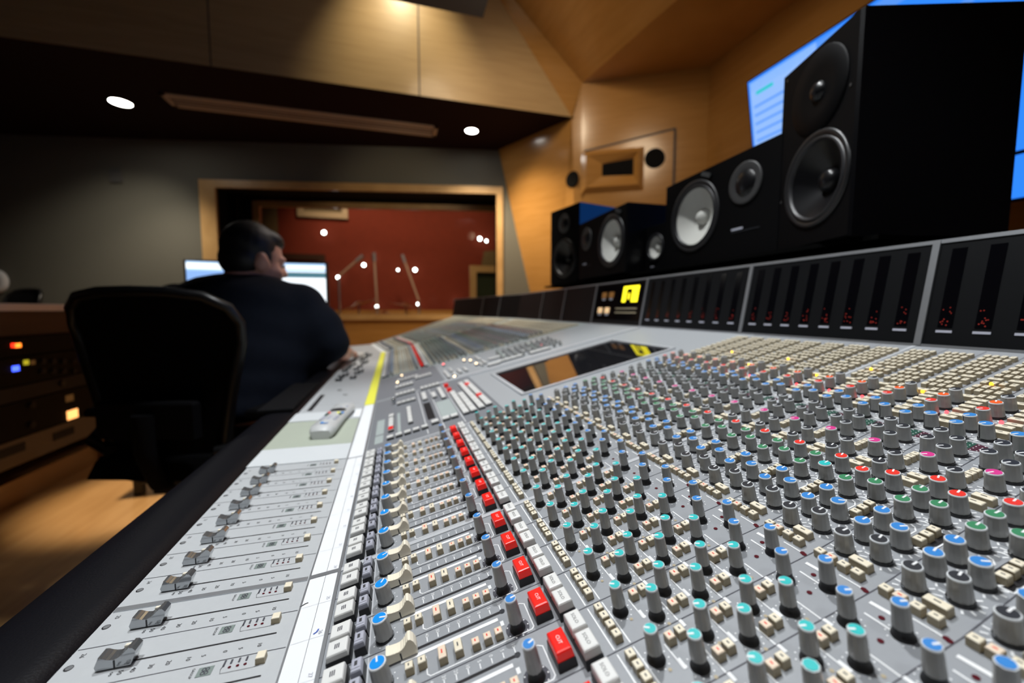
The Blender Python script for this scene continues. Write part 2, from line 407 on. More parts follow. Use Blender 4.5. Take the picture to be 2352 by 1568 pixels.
    # ring marks and lettering of the large knobs
    big = [(365.8, .30), (375.3, -.11), (386.2, .32), (396, -.09), (406.6, .33), (429, .35), (438.6, -.05), (449.6, .37), (459.4, -.04), (471, .39), (492, .41), (504, 0), (526.1, .02), (535.9, .44), (546.8, .06), (556.6, .47), (579.5, .49), (588.4, .09), (600.5, .51), (620.6, .52), (641.2, .53), (661.4, .54)]
    for u, o in big:
        T = M2(u, yo(o), .22)
        for k in range(11):
            a = R(-150 + 30 * k); e = 8.6 * mm
            pan.seg((e * math.cos(a) * .9, e * math.sin(a) * .88), (e * math.cos(a) * 1.12, e * math.sin(a) * 1.12), .0011, 0, M_LINE, T)
    for u, o, l in ((381, .10, .28), (391, .52, .3), (401, .14, .3), (412, .53, .2), (434, .15, .3), (444, .18, .3), (454, .55, .3), (465, .2, .28), (480, .22, .3), (498, .2, .3), (530, .24, .3), (541, .26, .3), (551, .25, .3), (583, .28, .3), (594, .3, .3), (608, .3, .2)):
        pl(pan, [(u, yo(o)), (u, yo(o - l))], 1.1, M_LINE); pl(pan, [(u + 2.6, yo(o - .03)), (u + 2.6, yo(o - .12))], 1.5, M_LINE)
    # little dark box round the three equaliser keys, green and red scale field
    pq(pan, 403, 430, yo(-.33), yo(.0), .15, M_SLOT); pl(pan, [(431.5, yo(-.35)), (402, yo(-.35)), (402, yo(.05)), (420, yo(.05)), (424, yo(.12))], .9, M_LINE)
    T = M2(568, yo(.1), .2)
    pan.add([(-.008, .0095, 0), (-.008, .0, 0), (.008, .0, 0), (.008, .008, 0), (.005, .0105, 0)], [(0, 1, 2, 3, 4)], M_DKGRN, T)
    pan.add([(-.008, .0, 0), (-.006, -.008, 0), (.006, -.008, 0), (.008, .0, 0)], [(0, 1, 2, 3)], M_DKRED, T)
    for a in range(4):
        for b in range(4): pan.disc(.0006, .0001, 5, M_LINE, T, (-.006 + a * .004, -.006 + b * .0042))
    pl(pan, [(559, yo(-.1)), (559, yo(.36)), (573, yo(.38)), (578, yo(.3)), (578, yo(-.1))], .7, M_LINE)

for c in CH:
    y = ych(c); channel(c, y); channel_print(c, y)
# pale strips where two bays of eight meet, and at the end of the bay
for c in (-8, 0):
    yy = ych(c) - .44 * P - GAP
    pan.box(0, .350, -.0, GAP, 0, .0008, M_STRIPLT, M2(0, yy))
    T = M2(350, yy) @ Matrix.Rotation(math.atan2((skew(UE) - skew(350)) * P, (UE - 350) * mm), 4, 'Z'); pan.box(0, (UE - 350) * mm, 0, GAP, 0, .0008, M_STRIPLT, T)
    low.box(-.236, XS0 - .001, yy, yy + GAP, 0, .0008, M_METAL, M1(0, 0))
pan.box(.036, .200, YC0 - .004, YC0 + .002, 0, .001, M_STRIPLT, M2(0, 0)); pan.box(.200, UE * mm, YC0 - .004, YC0 + .0, 0, .001, M_STRIPLT, M2(0, 0))
part(pan, 'control_panel', 'grey upper panel printed with white lines and dots')
part(low, 'fader_panel', 'pale grey fader panel with black slots and numbers')

# scribble strip: paper between two metal edges
mb = strip_panel('scribble_strip', M_PAPER, XS0 + .0015, X2 - .003, zsf, YN, YC1 + .9, .0006)
for a, b in ((XS0, XS0 + .0015), (X2 - .003, X2)):
    s2 = strip_panel('e', M_METAL, a, b, zsf, YN, YC1 + .9, .001); mb.add(s2.v, s2.f, M_METAL)
sl = math.atan2(Z2 - ZP1, X2 - XS0)
def TS(x, y): return Matrix.Translation((x, y, zsf(x) + .0009)) @ Matrix.Rotation(-sl, 4, 'Y')
mb.quad(-.0142, .0142, -.0015, .0015, 0, M_METAL, TS((XS0 + X2) / 2, YC0 + .0005))
mb.quad(0, .0003, YN, YC0 - .002, 0, M_SEAM, TS(-.0692, 0))
for c in CH:
    yl = ych(c) - .44 * P
    mb.quad(-.0125, .0115, -.00012, .00012, 0, M_STRIPLT, TS((XS0 + X2) / 2, yl))
    text(mb, str(24 - c), .0042, M_LILAC, TS(X2 - .0065, yl + .0045) @ Matrix.Rotation(R(-90), 4, 'Z'))
    if c in (-8, 0): mb.quad(-.0142, .0142, -GAP, .0, .0001, M_METAL, TS((XS0 + X2) / 2, yl))
M_PEN = mat('blue pen', (0.05, 0.12, 0.5), 0.6)
mb.poly([(0, 0), (.0018, .0012), (.0026, .0034)], .0011, .0001, M_PEN, TS(X2 - .011, ych(-2) - .33 * P))
mb.poly([(0, 0), (.0035, .0022), (.0055, .0026)], .0008, .0001, M_INK, TS(XS0 + .0005, ych(-1) - .37 * P))
mb.obj('scribble_strip', ROOT, -R0)['label'] = 'white paper labelling strip between two metal edges'

# ------------------------------------------------------------------ control prototypes
def fluted(prof, n, flute):
    pass
def knob_mesh(rb, rt, h0, h1, shaft=None, n=24, line=False):
    b = MB()
    if shaft: b.lathe([(shaft + .0010, 0), (shaft + .0008, .0012), (shaft, .0016), (shaft * .96, h0)], n, M_BLK, cap=False)
    else: b.lathe([(rb + .0004, 0), (rb + .0003, h0)], n, M_BLK, cap=False)
    # fluted skirt
    vs = []; fs = []; N = 36 if n > 12 else n
    rows = [(rb * .96, h0), (rb, h0 + .0006), (rt, h1 - .0016)]
    for r, z in rows:
        for k in range(N):
            f = 1.0 if (N < 30 or k % 3) else .945
            vs.append((r * f * math.cos(2 * PI * k / N), r * f * math.sin(2 * PI * k / N), z))
    for i in range(2):
        for k in range(N): fs.append((i * N + k, i * N + (k + 1) % N, (i + 1) * N + (k + 1) % N, (i + 1) * N + k))
    b.add(vs, fs, M_GREY, None, True)
    b.lathe([(rt, h1 - .0016), (rt, h1 - .0013)], n, M_GREY, cap=False); b.lathe([(rt * 1.005, h1 - .0009), (rt * .99, h1 - .0003), (rt * .93, h1)], n, M_RIM, capm=M_RIM); b.lathe([(rt, h1 - .0013), (rt * 1.005, h1 - .0009)], n, M_GREY, cap=False)
    if line:
        b.add([(rb + .0001, -.0005, h0), (rb + .0001, .0005, h0), (rt + .0002, .0005, h1 - .001), (rt + .0002, -.0005, h1 - .001)], [(0, 1, 2, 3)], M_BLK)
    return b
def cap_mesh(rt, h1, m, n=24):
    b = MB(); r = rt * .86
    b.lathe([(r, h1 - .0002), (r * .98, h1 + .00025)], n, m, smooth=False)
    b.box(r * .05, r * 1.06, -.00058, .00058, h1, h1 + .00042, M_LINE)
    return b
KN = {}     # proto -> (body geometry args, cap material)
A_ = dict(rb=.0046, rt=.0040, h0=.0062, h1=.0215, shaft=.0046)
B_ = dict(rb=.0058, rt=.0050, h0=.0024, h1=.0166)
BL = dict(B_, line=True)
C_ = dict(rb=.0064, rt=.0057, h0=.0014, h1=.0170)
D_ = dict(rb=.0049, rt=.0041, h0=.0068, h1=.0240, shaft=.0047)
for nm, g, m in (('teal', A_, M_TEAL), ('sendblue', A_, M_BLUE), ('gain', C_, M_BLUE2), ('pan', D_, M_BLUE), ('grey', B_, M_DGREY), ('blue', BL, M_BLUE), ('green', B_, M_GREEN), ('red', B_, M_REDC), ('teallarge', B_, M_TEAL), ('pink', B_, M_PINK), ('orange', B_, M_ORANGE)): KN[nm] = (g, m)
def key(w, d, h, top=M_CREAM, marks=1, side=M_TAN):
    b = MB(); b.box(-w / 2, w / 2, -d / 2, d / 2, 0, h, side, mt=top, bev=.0007, inset=.0001)
    for k in range(marks):
        ln = min(d * .34, .0034)
        b.quad(-w * .09, w * .07, -ln / 2, ln / 2, h + .00008, M_TAN if top is not M_PINKK and top is not M_CREAM else (M_INK if top is M_CREAM else M_REDC))
    return b
def skirt(w, d, h):
    b = MB(); b.box(-w / 2, w / 2, -d / 2, d / 2, 0, h, M_BLK, inset=.0004); return b
def bigcap(w, d, h0, h1, m, ink, letters=None):
    b = MB(); b.box(-w / 2, w / 2, -d / 2, d / 2, h0, h1, m, mt=m, bev=.0012, inset=.0004)
    if letters: text(b, letters, .0034, ink, Matrix.Translation((0, 0, h1 + .0001)) @ Matrix.Rotation(R(-90), 4, 'Z'))
    return b
BT = {   # proto: (skirt or key, cap)
 'status': (skirt(.0168, .0162, .006), bigcap(.0150, .0145, .005, .0105, M_WHITE, M_INK)),
 'status2': (skirt(.0168, .0162, .006), bigcap(.0150, .0145, .005, .0105, M_WHITE, M_REDC)),
 'group': (skirt(.0086, .0138, .006), bigcap(.0078, .0118, .005, .0105, M_LILAC, M_INK)),
 'cut': (skirt(.0128, .0200, .0062), bigcap(.0112, .0182, .0045, .0125, M_RED, M_LINE, 'CUT')),
 'solo': (skirt(.0128, .0172, .0062), bigcap(.0114, .0152, .0045, .0125, M_WHITE, M_INK, 'SOLO')),
}
KEYS = {'square': key(.0055, .0058, .006), 'squarer': key(.0055, .0058, .006, M_PINKK), 'squarep': key(.0055, .0058, .006, M_PINKK), 'tall': key(.0056, .0105, .006), 'tallr': key(.0056, .0105, .006, M_PINKK),
        'wide': key(.0060, .0118, .006), 'matrix': key(.0080, .0052, .006)}
for b in ('status', 'status2'):
    cp = BT[b][1]; [cp.quad(-.0018 + j * .0013, -.0010 + j * .0013, -.0022, .0022, .0106, M_SEAM if b == 'status' else M_REDC) for j in range(3)]
cp = BT['group'][1]; cp.quad(-.001, .001, -.0012, .0026, .0106, M_INK); cp.quad(-.003, .003, -.0035, -.0032, .0106, M_SEAM)

def fader_prof(s, hs):
    p = [(-11, 1), (-11.8, 3.6), (-9.2, 9.9), (-7.6, 9.7), (-5, 8.3), (-2.6, 7.4), (0, 7.1), (2.6, 8.2), (5, 10.0), (7.2, 12.2), (9.0, 13.8), (11.0, 13.6), (13.0, 11.0), (12.4, 7.6), (10.6, 3.6), (9.6, 1)] if s == 1.0 else [(-11, 1), (-11.4, 4), (-10.6, 9.6), (-8, 8.9), (-5, 8.5), (-2.6, 8.3), (0, 8.4), (2.6, 9.4), (4.6, 11), (6.4, 13.2), (8.0, 14.8), (9.8, 14.4), (11.8, 11.6), (13.0, 7.4), (12.8, 1)]
    return [(a * s * mm, b * hs * mm) for a, b in p]
def fader_body(m, w, s, hs, groove):
    b = MB(); pr = fader_prof(s, hs); b.prism(pr, -w / 2, w / 2, m)
    b.box(-.0105 * s, .009 * s, -w * .46, w * .46, 0, .0011 * hs, M_BLK)
    b.box(-.0005, .0005, -w / 2 - .0002, w / 2 + .0002, .001, .0067 * hs, groove)
    for k, (a, z) in enumerate(pr[2:11]):
        b.box(a - .0002, a + .0002, -w / 2 + .0004, w / 2 - .0004, z - .0004, z + .00025, m)
    return b
def smoothed(b):
    return b
FAD_C = fader_body(M_CHROME, .0098, 1.0, 1.0, M_BLK)
FAD_S = fader_body(M_CAPF, .0088, .86, .86, M_BLK)
INS = MB(); INS.box(.0015, .0088, .0046, .0072, .003, .0098, M_CAPF, bev=.0006)

ME = {}
def pm(key_, b):
    if key_ not in ME: ME[key_] = b().mesh(key_) if callable(b) else b.mesh(key_)
    return ME[key_]
def place(kind, me, Mx, parent=ROOT):
    o = bpy.data.objects.new(kind, me); COL.objects.link(o); o.parent = parent
    T = Matrix.Translation(-R0) @ Mx if parent is ROOT else Mx
    o.matrix_basis = T
    return o
CAPLAB = {'teal': 'teal', 'sendblue': 'blue', 'gain': 'bright blue', 'pan': 'blue', 'grey': 'charcoal', 'blue': 'blue', 'green': 'green', 'red': 'red', 'teallarge': 'teal', 'pink': 'magenta', 'orange': 'orange'}
def place_item(kind, proto, Mx):
    if proto in KN:
        g, m = KN[proto]
        o = place(kind, pm('knob_' + str(sorted(g.items())), lambda: knob_mesh(**g)), Mx)
        o['label'] = 'grey knob with %s cap' % CAPLAB[proto]
        place('knob_cap', pm('cap_' + proto, lambda: cap_mesh(g['rt'], g['h1'], m)), Matrix(), o)['label'] = '%s disc with white pointer line' % CAPLAB[proto]
    elif proto in BT:
        o = place(kind, pm('sk_' + proto, BT[proto][0]), Mx)
        place('button_cap', pm('bc_' + proto, BT[proto][1]), Matrix(), o)
    elif proto == 'cream':
        place(kind, pm('fs', FAD_S), Mx)
    else:
        place(kind, pm('k_' + proto, KEYS[proto]), Mx)
def lowpoly(proto):
    if proto in KN:
        g, m = KN[proto]; b = MB()
        b.lathe([(g.get('shaft', g['rb']), 0), (g.get('shaft', g['rb']), g['h0'])], 8, M_BLK, cap=False)
        b.lathe([(g['rb'], g['h0']), (g['rt'], g['h1'])], 8, M_GREY, capm=M_RIM); b.disc(g['rt'] * .86, g['h1'] + .0003, 8, m); return b
    if proto in BT:
        b = MB()
        for q in BT[proto]:
            for f, k, sm in zip(q.f, q.m, q.sm): pass
            o = len(b.v); b.v += q.v
            for f, k, sm in zip(q.f, q.m, q.sm): b.f.append([i + o for i in f]); b.m.append(b.mi(q.mats[k])); b.sm.append(sm)
        return b
    return FAD_S if proto == 'cream' else KEYS[proto]
LP = {}
def emit(mb, proto, Mx):
    if proto not in LP: LP[proto] = lowpoly(proto)
    q = LP[proto]; o = len(mb.v); mb.v += [tuple(Mx @ Vector(v)) for v in q.v]
    mp = [mb.mi(m) for m in q.mats]
    mb.f += [[i + o for i in f] for f in q.f]; mb.m += [mp[k] for k in q.m]; mb.sm += q.sm

# far bays, the wing, in the same layout
for k in range(24):
    y = YC1 + .024 + k * P * 1.0 + (k // 8) * GAP
    if y < YB - .02: channel(100 + k, y, True)
for k in range(14):
    y = YB + .03 + k * P; n0 = len(ITEMS); channel(200 + k, y, True)
    keep = [it for it in ITEMS[n0:] if it[2].translation.y < yend(it[2].translation.x) - .02]
    ITEMS[n0:] = keep
ITEMS = [(k, ('status2' if p == 'status' and i % 2 else p), m) for i, (k, p, m) in enumerate(ITEMS)]
by = {}
for k, p, m in ITEMS: by.setdefault(k, []).append((p, m))
LIMIT = 100
for k, lst in by.items():
    sc = []
    for p, m in lst:
        q = project(m.translation)
        if q is None: continue
        inside = -15 < q[0] < 2367 and -20 < q[1] < 1595
        near = -320 < q[0] < 2700 and -100 < q[1] < 1950
        if near: sc.append((0 if inside else 1, q[2], p, m))
    sc.sort(key=lambda t: (t[0], t[1]))
    solo = [t for t in sc if t[0] == 0][:LIMIT]
    rest = sc[len(solo):]
    for _, _, p, m in solo: place_item(k, p, m)
    if rest:
        mb = MB()
        for _, _, p, m in rest: emit(mb, p, m)
        part(mb, k, 'the many further %ss in rows' % k.replace('_', ' '), 'stuff')

# chrome faders with cream inserts, and the keys beside them
for c in range(-3, 8):
    o = place('channel_fader', pm('fc', FAD_C), M1(-.1990, ych(c)))
    place('fader_insert', pm('ins', INS), Matrix(), o)['label'] = 'cream insert'
    place('group_key', pm('gk', key(.0062, .0072, .0052, marks=0)), M1(-.0998, ych(c) + .36 * P))
for px, u, dy, m in ((0, 623.5, .25, M_LEDR), (0, 669.3, .39, M_LEDY), (0, 714.5, .46, M_LEDY)):
    for c in range(-7, 8):
        if m is M_LEDY and (c + (u > 700)) % 3: continue
        if m is M_LEDR and c % 4 == 1: continue
        b = MB(); b.lathe([(.0016, 0), (.0016, .002), (.0008, .003)], 10, m); place('indicator_lamp', b.mesh('lamp') if (u, 'l') not in ME else ME[(u, 'l')], M2(u, ych(c) + dy * P, 3 if u < 700 else 6))['label'] = 'lit red lamp' if m is M_LEDR else 'lit yellow lamp'

# ------------------------------------------------------------------ centre section
M_CTR = mat('centre panel grey', (0.40, 0.42, 0.44), 0.42, var=0.03, vscale=150)
M_CTRD = mat('darker centre panel', (0.22, 0.23, 0.25), 0.45, var=0.04)
M_FARP = mat('far panel grey green', (0.42, 0.475, 0.465), 0.5, var=0.05)
mb = strip_panel('centre_panel', M_CTR, X2, XE, z2f, YC0, YC1)
low2 = strip_panel('centre_lower_panel', M_PANEL1, -.237, XS0, z1f, YC0, YC1)
yk = lambda k: Y0 + k * P
def cq(u0, u1, k0, k1, m, h=.3): pq(mb, u0, u1, yk(k0), yk(k1), h, m)
cq(2, 262, 7.75, 18.2, M_CTRD)
cq(2, 200, 18.6, 27.9, M_CTRD)
cq(14, 30, 8.8, 10.0, M_FARP, .4); cq(14, 30, 10.2, 13, M_FARP, .4)
cq(58, 64, 9.6, 13.5, M_FARP, .4); cq(120, 136, 10.2, 14.0, M_SLOT, .5)
for u in (113, 145, 185): cq(u, u + 1.3, 8, 17.8, M_LINE, .4)
cq(148, 182, 9.9, 13.4, M_FARP, .4)
cq(262, 263.5, 8, 18.2, M_SEAM, .4)
mb.box(.180, .845, yk(18.25), yk(18.75), 0, .004, M_STRIPLT, M2(0, 0))
# lower centre: black fader slots
T = M1(0, 0, .3)
for x, k0, k1 in ((-.215, 17.4, 22.6), (-.176, 24, 24.4), (-.15, 22, 22.3)): low2.quad(x - .006, x + .006, yk(k0), yk(k1), 0, M_SLOT, T)
for k in range(19, 28): low2.quad(-.225, XS0 - .01, yk(k) - .0004, yk(k) + .0004, 0, M_SEAM, T)
part(mb, 'centre_panel', 'grey centre section panel'); part(low2, 'centre_lower_panel', 'pale grey panel in front of the centre section')
WK = lambda w, d, h=.007: (lambda: (lambda b: (b.box(-w / 2, w / 2, -d / 2, d / 2, 0, h * .55, M_BLK), b.box(-w / 2 + .0004, w / 2 - .0004, -d / 2 + .0004, d / 2 - .0004, h * .5, h, M_WHITE, bev=.001), b)[-1])(MB()))
def ckey(u, k, w, d, lit=None):
    nm = 'wk%g_%g' % (w, d)
    o = place('function_key', pm(nm, WK(w * mm, d * P)), M2(u, yk(k)))
    if lit:
        b = MB(); b.box(-w * .3 * mm, w * .3 * mm, -d * P * .3, d * P * .3, .0068, .0078, lit); place('lit_cap', b.mesh('lit'), Matrix(), o)
for u in (44.5, 60.7, 77.2, 93.8, 110.6): ckey(u, 8.9, 13, .30)
for k in (10.9, 11.5, 12.1, 12.9): ckey(45.5, k, 11, .52)
b = WK(.011, .48 * P)(); b.box(-.0050, .0050, -.009, .009, .0045, .0078, M_RED, bev=.001); place('function_key', b.mesh('redkey'), M2(45.5, yk(10.25)))['label'] = 'red key'
for k in (10.7, 11.4, 12.1, 12.8, 13.5): ckey(85.5, k, 10, .62)
for u in (64, 76, 88, 100): ckey(u, 15.6, 11, .34)
for u in (132, 154, 171): ckey(u, 9.25, 15, .42)
for k in (14.9, 15.6, 16.3): ckey(128, k, 12, .62)
for k in (14.8, 15.5): ckey(151.5, k, 11, .66)
for k in (14.0, 14.8, 15.6, 16.4): ckey(171, k, 11, .74)
for u in (60, 71, 82, 93, 104): ckey(u, 18.4, 9.5, .6); ckey(u, 21.4, 9.5, .7)
for u in (130, 141, 152, 163, 174): ckey(u, 18.3, 9.5, .6); ckey(u - 6, 23.2, 9.5, .7)
for u in (66, 78, 90, 102, 114, 126): ckey(u, 24.2, 9.5, .6)
for u, k0, n in ((195.5, 9.5, 6), (211, 9.5, 5), (229, 9.6, 8), (246, 9.8, 8)):
    for i in range(n): ckey(u, k0 + i * .92, 13.5, .86)
for u, k in ((192, 15.2), (192, 16.8), (240, 15.2), (243, 11.6)):
    b = MB(); b.box(-.006, .006, -.006, .006, 0, .008, M_RED, bev=.001); place('function_key', b.mesh('redkey2'), M2(u, yk(k), 2))['label'] = 'red key'
for u, k in ((228, 18.92), (300, 25.3), (318, 21.8), (78.5, 26.0), (62.5, 23.1), (316, 24.2)): ckey(u, k, 9, .5, M_LEDW)
ckey(228, 26.0, 9, .5, M_LEDR)
for u, k in ((215, 20.2), (235, 20.2), (255, 21), (215, 22), (235, 22.6), (275, 21), (330, 21.5), (345, 22)): ckey(u, k, 8, 1.5)
for i in range(40):
    u = 400 + (i % 10) * 22 + (i // 10) * 6; k = 20.5 + (i // 10) * 1.3
    item_m = M2(u, yk(k), 0, R(150)); place_item('monitor_trim_knob', 'grey' if i % 5 else 'green', item_m)
for u, k, w_, d_ in ((345, 24.6, 10, 2.2), (395, 22.5, 60, .5), (420, 20.3, 80, .45), (470, 24.8, 12, 1.8), (500, 22.0, 50, .5), (520, 20.2, 70, .45), (560, 24.9, 60, .6), (360, 20.0, 40, .5)): ckey(u, k, w_, d_)
b = MB(); b.lathe([(.003, 0), (.003, .004), (.0055, .008), (.0062, .012), (.005, .016), (.002, .018)], 14, M_CHROME); place('jog_ball', b.mesh('ball'), M2(52, yk(16.2)))
b = MB(); b.lathe([(.0016, 0), (.0016, .002), (.0008, .003)], 10, M_LEDR); place('indicator_lamp', b.mesh('lamp'), M2(560, yk(22.5), 2))['label'] = 'lit red lamp'
# glossy black display let into the centre
M_GLASSB = mat('glossy black glass', (0.012, 0.012, 0.014), 0.03, var=0.0, spec=0.9)
b = MB(); T = M2(0, 0)
b.box(.325, .700, yk(9.6), yk(16.5), .0003, .0010, M_GLASSB, T)
for x0, x1, a0, a1 in ((.318, .327, 9.5, 16.6), (.698, .706, 9.5, 16.6), (.318, .706, 16.4, 16.7), (.318, .706, 9.4, 9.6)): b.box(x0, x1, yk(a0), yk(a1), 0, .004, M_STRIPLT, T)
b.box(.330, .480, yk(15.9), yk(16.4), .001, .0022, M_SLOT, T)
part(b, 'display_screen', 'glossy black screen let into the centre of the console')

# far bays: panel, then chrome faders
fp = strip_panel('far_panel', M_FARP, X2, XE, z2f, YC1, YB)
def sheet(mb, m, x0, x1, zf, y0, dz=0):
    mb.add([bend((x0, y0, zf(x0) + dz)), bend((x1, y0, zf(x1) + dz)), bend((x1, yend(x1), zf(x1) + dz)), bend((x0, yend(x0), zf(x0) + dz))], [(0, 1, 2, 3)], m)
sheet(fp, M_FARP, X2, XE, z2f, YB); part(fp, 'control_panel', 'far upper panel of the console')
fp = strip_panel('far_fader_panel', M_PANEL1, -.237, XS0, z1f, YC1, YB)
sheet(fp, M_PANEL1, -.237, XS0, z1f, YB); part(fp, 'fader_panel', 'far fader panel of the console')
fp = strip_panel('sc', M_PAPER, XS0, X2, zsf, YC1 + .9, YB, .0006); sheet(fp, M_PAPER, XS0, X2, zsf, YB, .0006); part(fp, 'scribble_strip')
M_BLKF = mat('black fader plastic', (0.02, 0.022, 0.026), 0.4)
FAD_B = fader_body(M_BLKF, .0098, 1.0, 1.0, M_LINE)
for i in range(24):
    y = YC1 + .024 + i * P
    if y < YB: place('channel_fader', pm('fb', FAD_B), M1((-.2, -.19, -.205, -.155, -.15, -.165, -.2, -.14)[(i * 3) % 8], y))['label'] = 'black fader'

# ------------------------------------------------------------------ meter bridge
M_MB = mat('meter bridge black', (0.004, 0.0045, 0.0055), 0.42, var=0.1, spec=.25)
M_MBF = mat('meter slot', (0.002, 0.002, 0.003), 0.12, spec=0.6)
M_MBB = mat('brown black panel', (0.022, 0.014, 0.014), 0.4)
M_MLED = mat('dim red segments', (0.1, 0.01, 0.01), 0.4, em=(1, 0.06, 0.02), ems=0.16)
XM0, ZM0, XM1, ZM1 = .786, HC - .0555, .815, HC + .107
LM = math.hypot(XM1 - XM0, ZM1 - ZM0); AM = math.atan2(ZM1 - ZM0, XM1 - XM0)
def MMt(t, y, h=0.0):
    """t metres up the meter face, world y, h metres off the face"""
    c, s = math.cos(AM), math.sin(AM)
    T = Matrix(((c, 0, -s, XM0 + t * c - h * s), (0, 1, 0, y), (s, 0, c, ZM0 + t * s + h * c), (0, 0, 0, 1)))
    return T
b = MB()
pr = [(XM0, ZM0), (XM1, ZM1), (1.36, ZM1 + .02), (1.36, ZM0 - .05), (XM0 + .02, ZM0 - .05)]
n = len(pr); sec = [[bend((x, yy, z)) for x, z in pr] for yy in (YN, YB, 4.1)]
vs = sum(sec, []); fs = []
for k in range(2):
    for i in range(n): fs.append((k * n + i, k * n + n + i, k * n + n + (i + 1) % n, k * n + (i + 1) % n))
fs += [tuple(range(n)), tuple(range(3 * n - 1, 2 * n - 1, -1))]
b.add(vs, fs, M_MB); part(b, 'meter_bridge', 'black meter bridge along the back')
# front lip, top trim
b = MB()
for yy0, yy1 in ((YN, YB), (YB, 4.1)):
    for (t0, t1, h) in ((-.004, .003, .002), (LM - .005, LM + .001, .0015)):
        q = [MMt(t, y, h).translation for t, y in ((t0, yy0), (t1, yy0), (t1, yy1), (t0, yy1))]
        b.add([bend(v) for v in q], [(0, 1, 2, 3)], M_METAL)
part(b, 'bridge_trim', 'thin metal trim of the meter bridge')
for y in (.4375, .7799, 1.1929, 1.548, 1.87, 2.18, 2.95, 3.30):
    b = MB(); w = .0045 if y < 1 else .0035
    b.box(0, LM, -w, w, 0, .003, M_METAL, Matrix.Translation(Vector(bend((XM0, y, 0))) - Vector((XM0, y, 0))) @ MMt(0, y)); part(b, 'bridge_divider')
def meters(y0, y1, n, w):
    for i in range(n):
        y = y0 + (i + .5) * (y1 - y0) / n; b = MB()
        b.box(.030, .150, -w / 2, w / 2, 0, .0006, M_MBF); b.box(.022, .0255, -w * .55, w * .55, 0, .001, M_LILAC)
        r = random.Random(i + int(y0 * 100))
        for k in range(5): b.disc(.0010, .0008, 6, M_MLED, None, (.033 + r.random() * .012, -w * .34 + r.random() * w * .68)); b.disc(.0009, .0008, 6, M_MLED, None, (.033 + r.random() * .028, -w * .34 + r.random() * w * .68))
        place('level_meter', b.mesh('level_meter'), MMt(0, y))
meters(.445, .772, 8, .017); meters(.79, 1.183, 8, .017); meters(.10, .43, 8, .017)
# the small control panel of the bridge with a yellow meter display
M_YDISP = mat('yellow display', (0.9, 0.8, 0.02), 0.3, em=(1, 0.85, 0.02), ems=1.6)
b = MB(); T = MMt(0, 1.37); b.box(.02, .155, -.165, .165, 0, .0008, M_MBF, T)
for (t0, t1, a0, a1) in ((.085, .138, -.135, -.095), (.085, .138, -.06, -.035), (.133, .143, -.135, -.035), (.095, .118, -.082, -.072)): b.box(t0, t1, a0, a1, .001, .0014, M_YDISP, T)
for t in (.045, .06): b.box(t, t + .004, -.14, .0, .001, .0014, M_TAN, T)
part(b, 'meter_display', 'small black display showing yellow bars')
M_AMBL = mat('lit amber key', (.9, .6, .3), .4, em=(1, .66, .36), ems=.55)
M_AMB = mat('amber key', (0.25, 0.12, 0.03), 0.4, em=(1, 0.4, 0.1), ems=0.08)
for t, a, m in ((.055, .06, M_AMBL), (.055, .115, M_AMBL), (.115, .045, M_AMB), (.115, .10, M_AMB)):
    b = MB(); b.box(-.011, .011, -.016, .016, 0, .004, m, bev=.001); b.box(-.020, -.013, -.012, .012, 0, .002, M_LILAC); place('bridge_key', b.mesh('bk'), MMt(t, 1.37 + a))
# ------------------------------------------------------------------ things lying on the console
def slab(name, label, cat, x0, x1, y0, y1, z0, z1, m, bev=.0008):
    b = MB(); b.box(x0, x1, y0, y1, z0, z1, m, bev=bev); return tag(b.obj(name), label, cat)
M_SHEET = mat('white sheet', (0.66, 0.69, 0.71), 0.6, var=0.02)
M_MAT = mat('pale green mat', (0.42, 0.46, 0.38), 0.7, var=0.03)
slab('paper_sheet', 'white paper sheet lying between the chrome faders and the green mat', 'paper', -.2385, -.0855, yk(7.75), yk(9.85), ZP1 + .0004, ZP1 + .0016, M_SHEET, .0003)
slab('desk_mat', 'pale green mat under the remote control', 'mat', -.2385, -.0855, yk(9.88), yk(14.62), ZP1 + .0004, ZP1 + .0014, M_MAT, .0003)
slab('paper_strip', 'white paper strip just beyond the green mat', 'paper', -.2385, -.152, yk(14.66), yk(16.6), ZP1 + .0004, ZP1 + .003, M_SHEET, .0006)
slab('paper_slip', 'small square white slip beside the remote control', 'paper', -.102, -.0855, yk(14.9), yk(17.0), ZP1 + .0004, ZP1 + .0016, M_PAPER, .0003)
rz = math.atan2(-(-.128 - -.140), (yk(16.9) - yk(10.9)))
rem = empty('remote_control', (-.136, yk(13.9), ZP1 + .0018), 'white and grey remote control with coloured buttons lying on the green mat', 'remote control', rz=R(-5))
rem.scale = (1.1, 1.04, 1.25)
b = MB()
ol = []
for t in range(25):
    y = -.118 + .236 * t / 24; w = .0235 - .0025 * math.sin(PI * t / 24); e = min(t, 24 - t)
    w *= (.72, .92, 1, 1)[min(e, 3)]; ol.append((y, w, .020 - .005 * t / 24 if e else .014))
vs = []; fs = []
for y, w, h in ol: vs += [(-w * .8, y, 0), (-w, y, h * .45), (-w * .86, y, h * .92), (0, y, h), (w * .86, y, h * .92), (w, y, h * .45), (w * .8, y, 0)]
for i in range(24):
    for k in range(6): fs.append((i * 7 + k, i * 7 + k + 1, i * 7 + 8 + k, i * 7 + 7 + k))
    fs.append((i * 7 + 6, i * 7, i * 7 + 7, i * 7 + 13))
M_REM = mat('remote grey white plastic', (0.60, 0.61, 0.61), 0.4, var=.02)
b.add(vs, fs, M_REM, None, True); b.add(vs, [tuple(range(6, -1, -1)), tuple(range(24 * 7, 25 * 7))], M_REM); b.obj('body', rem)
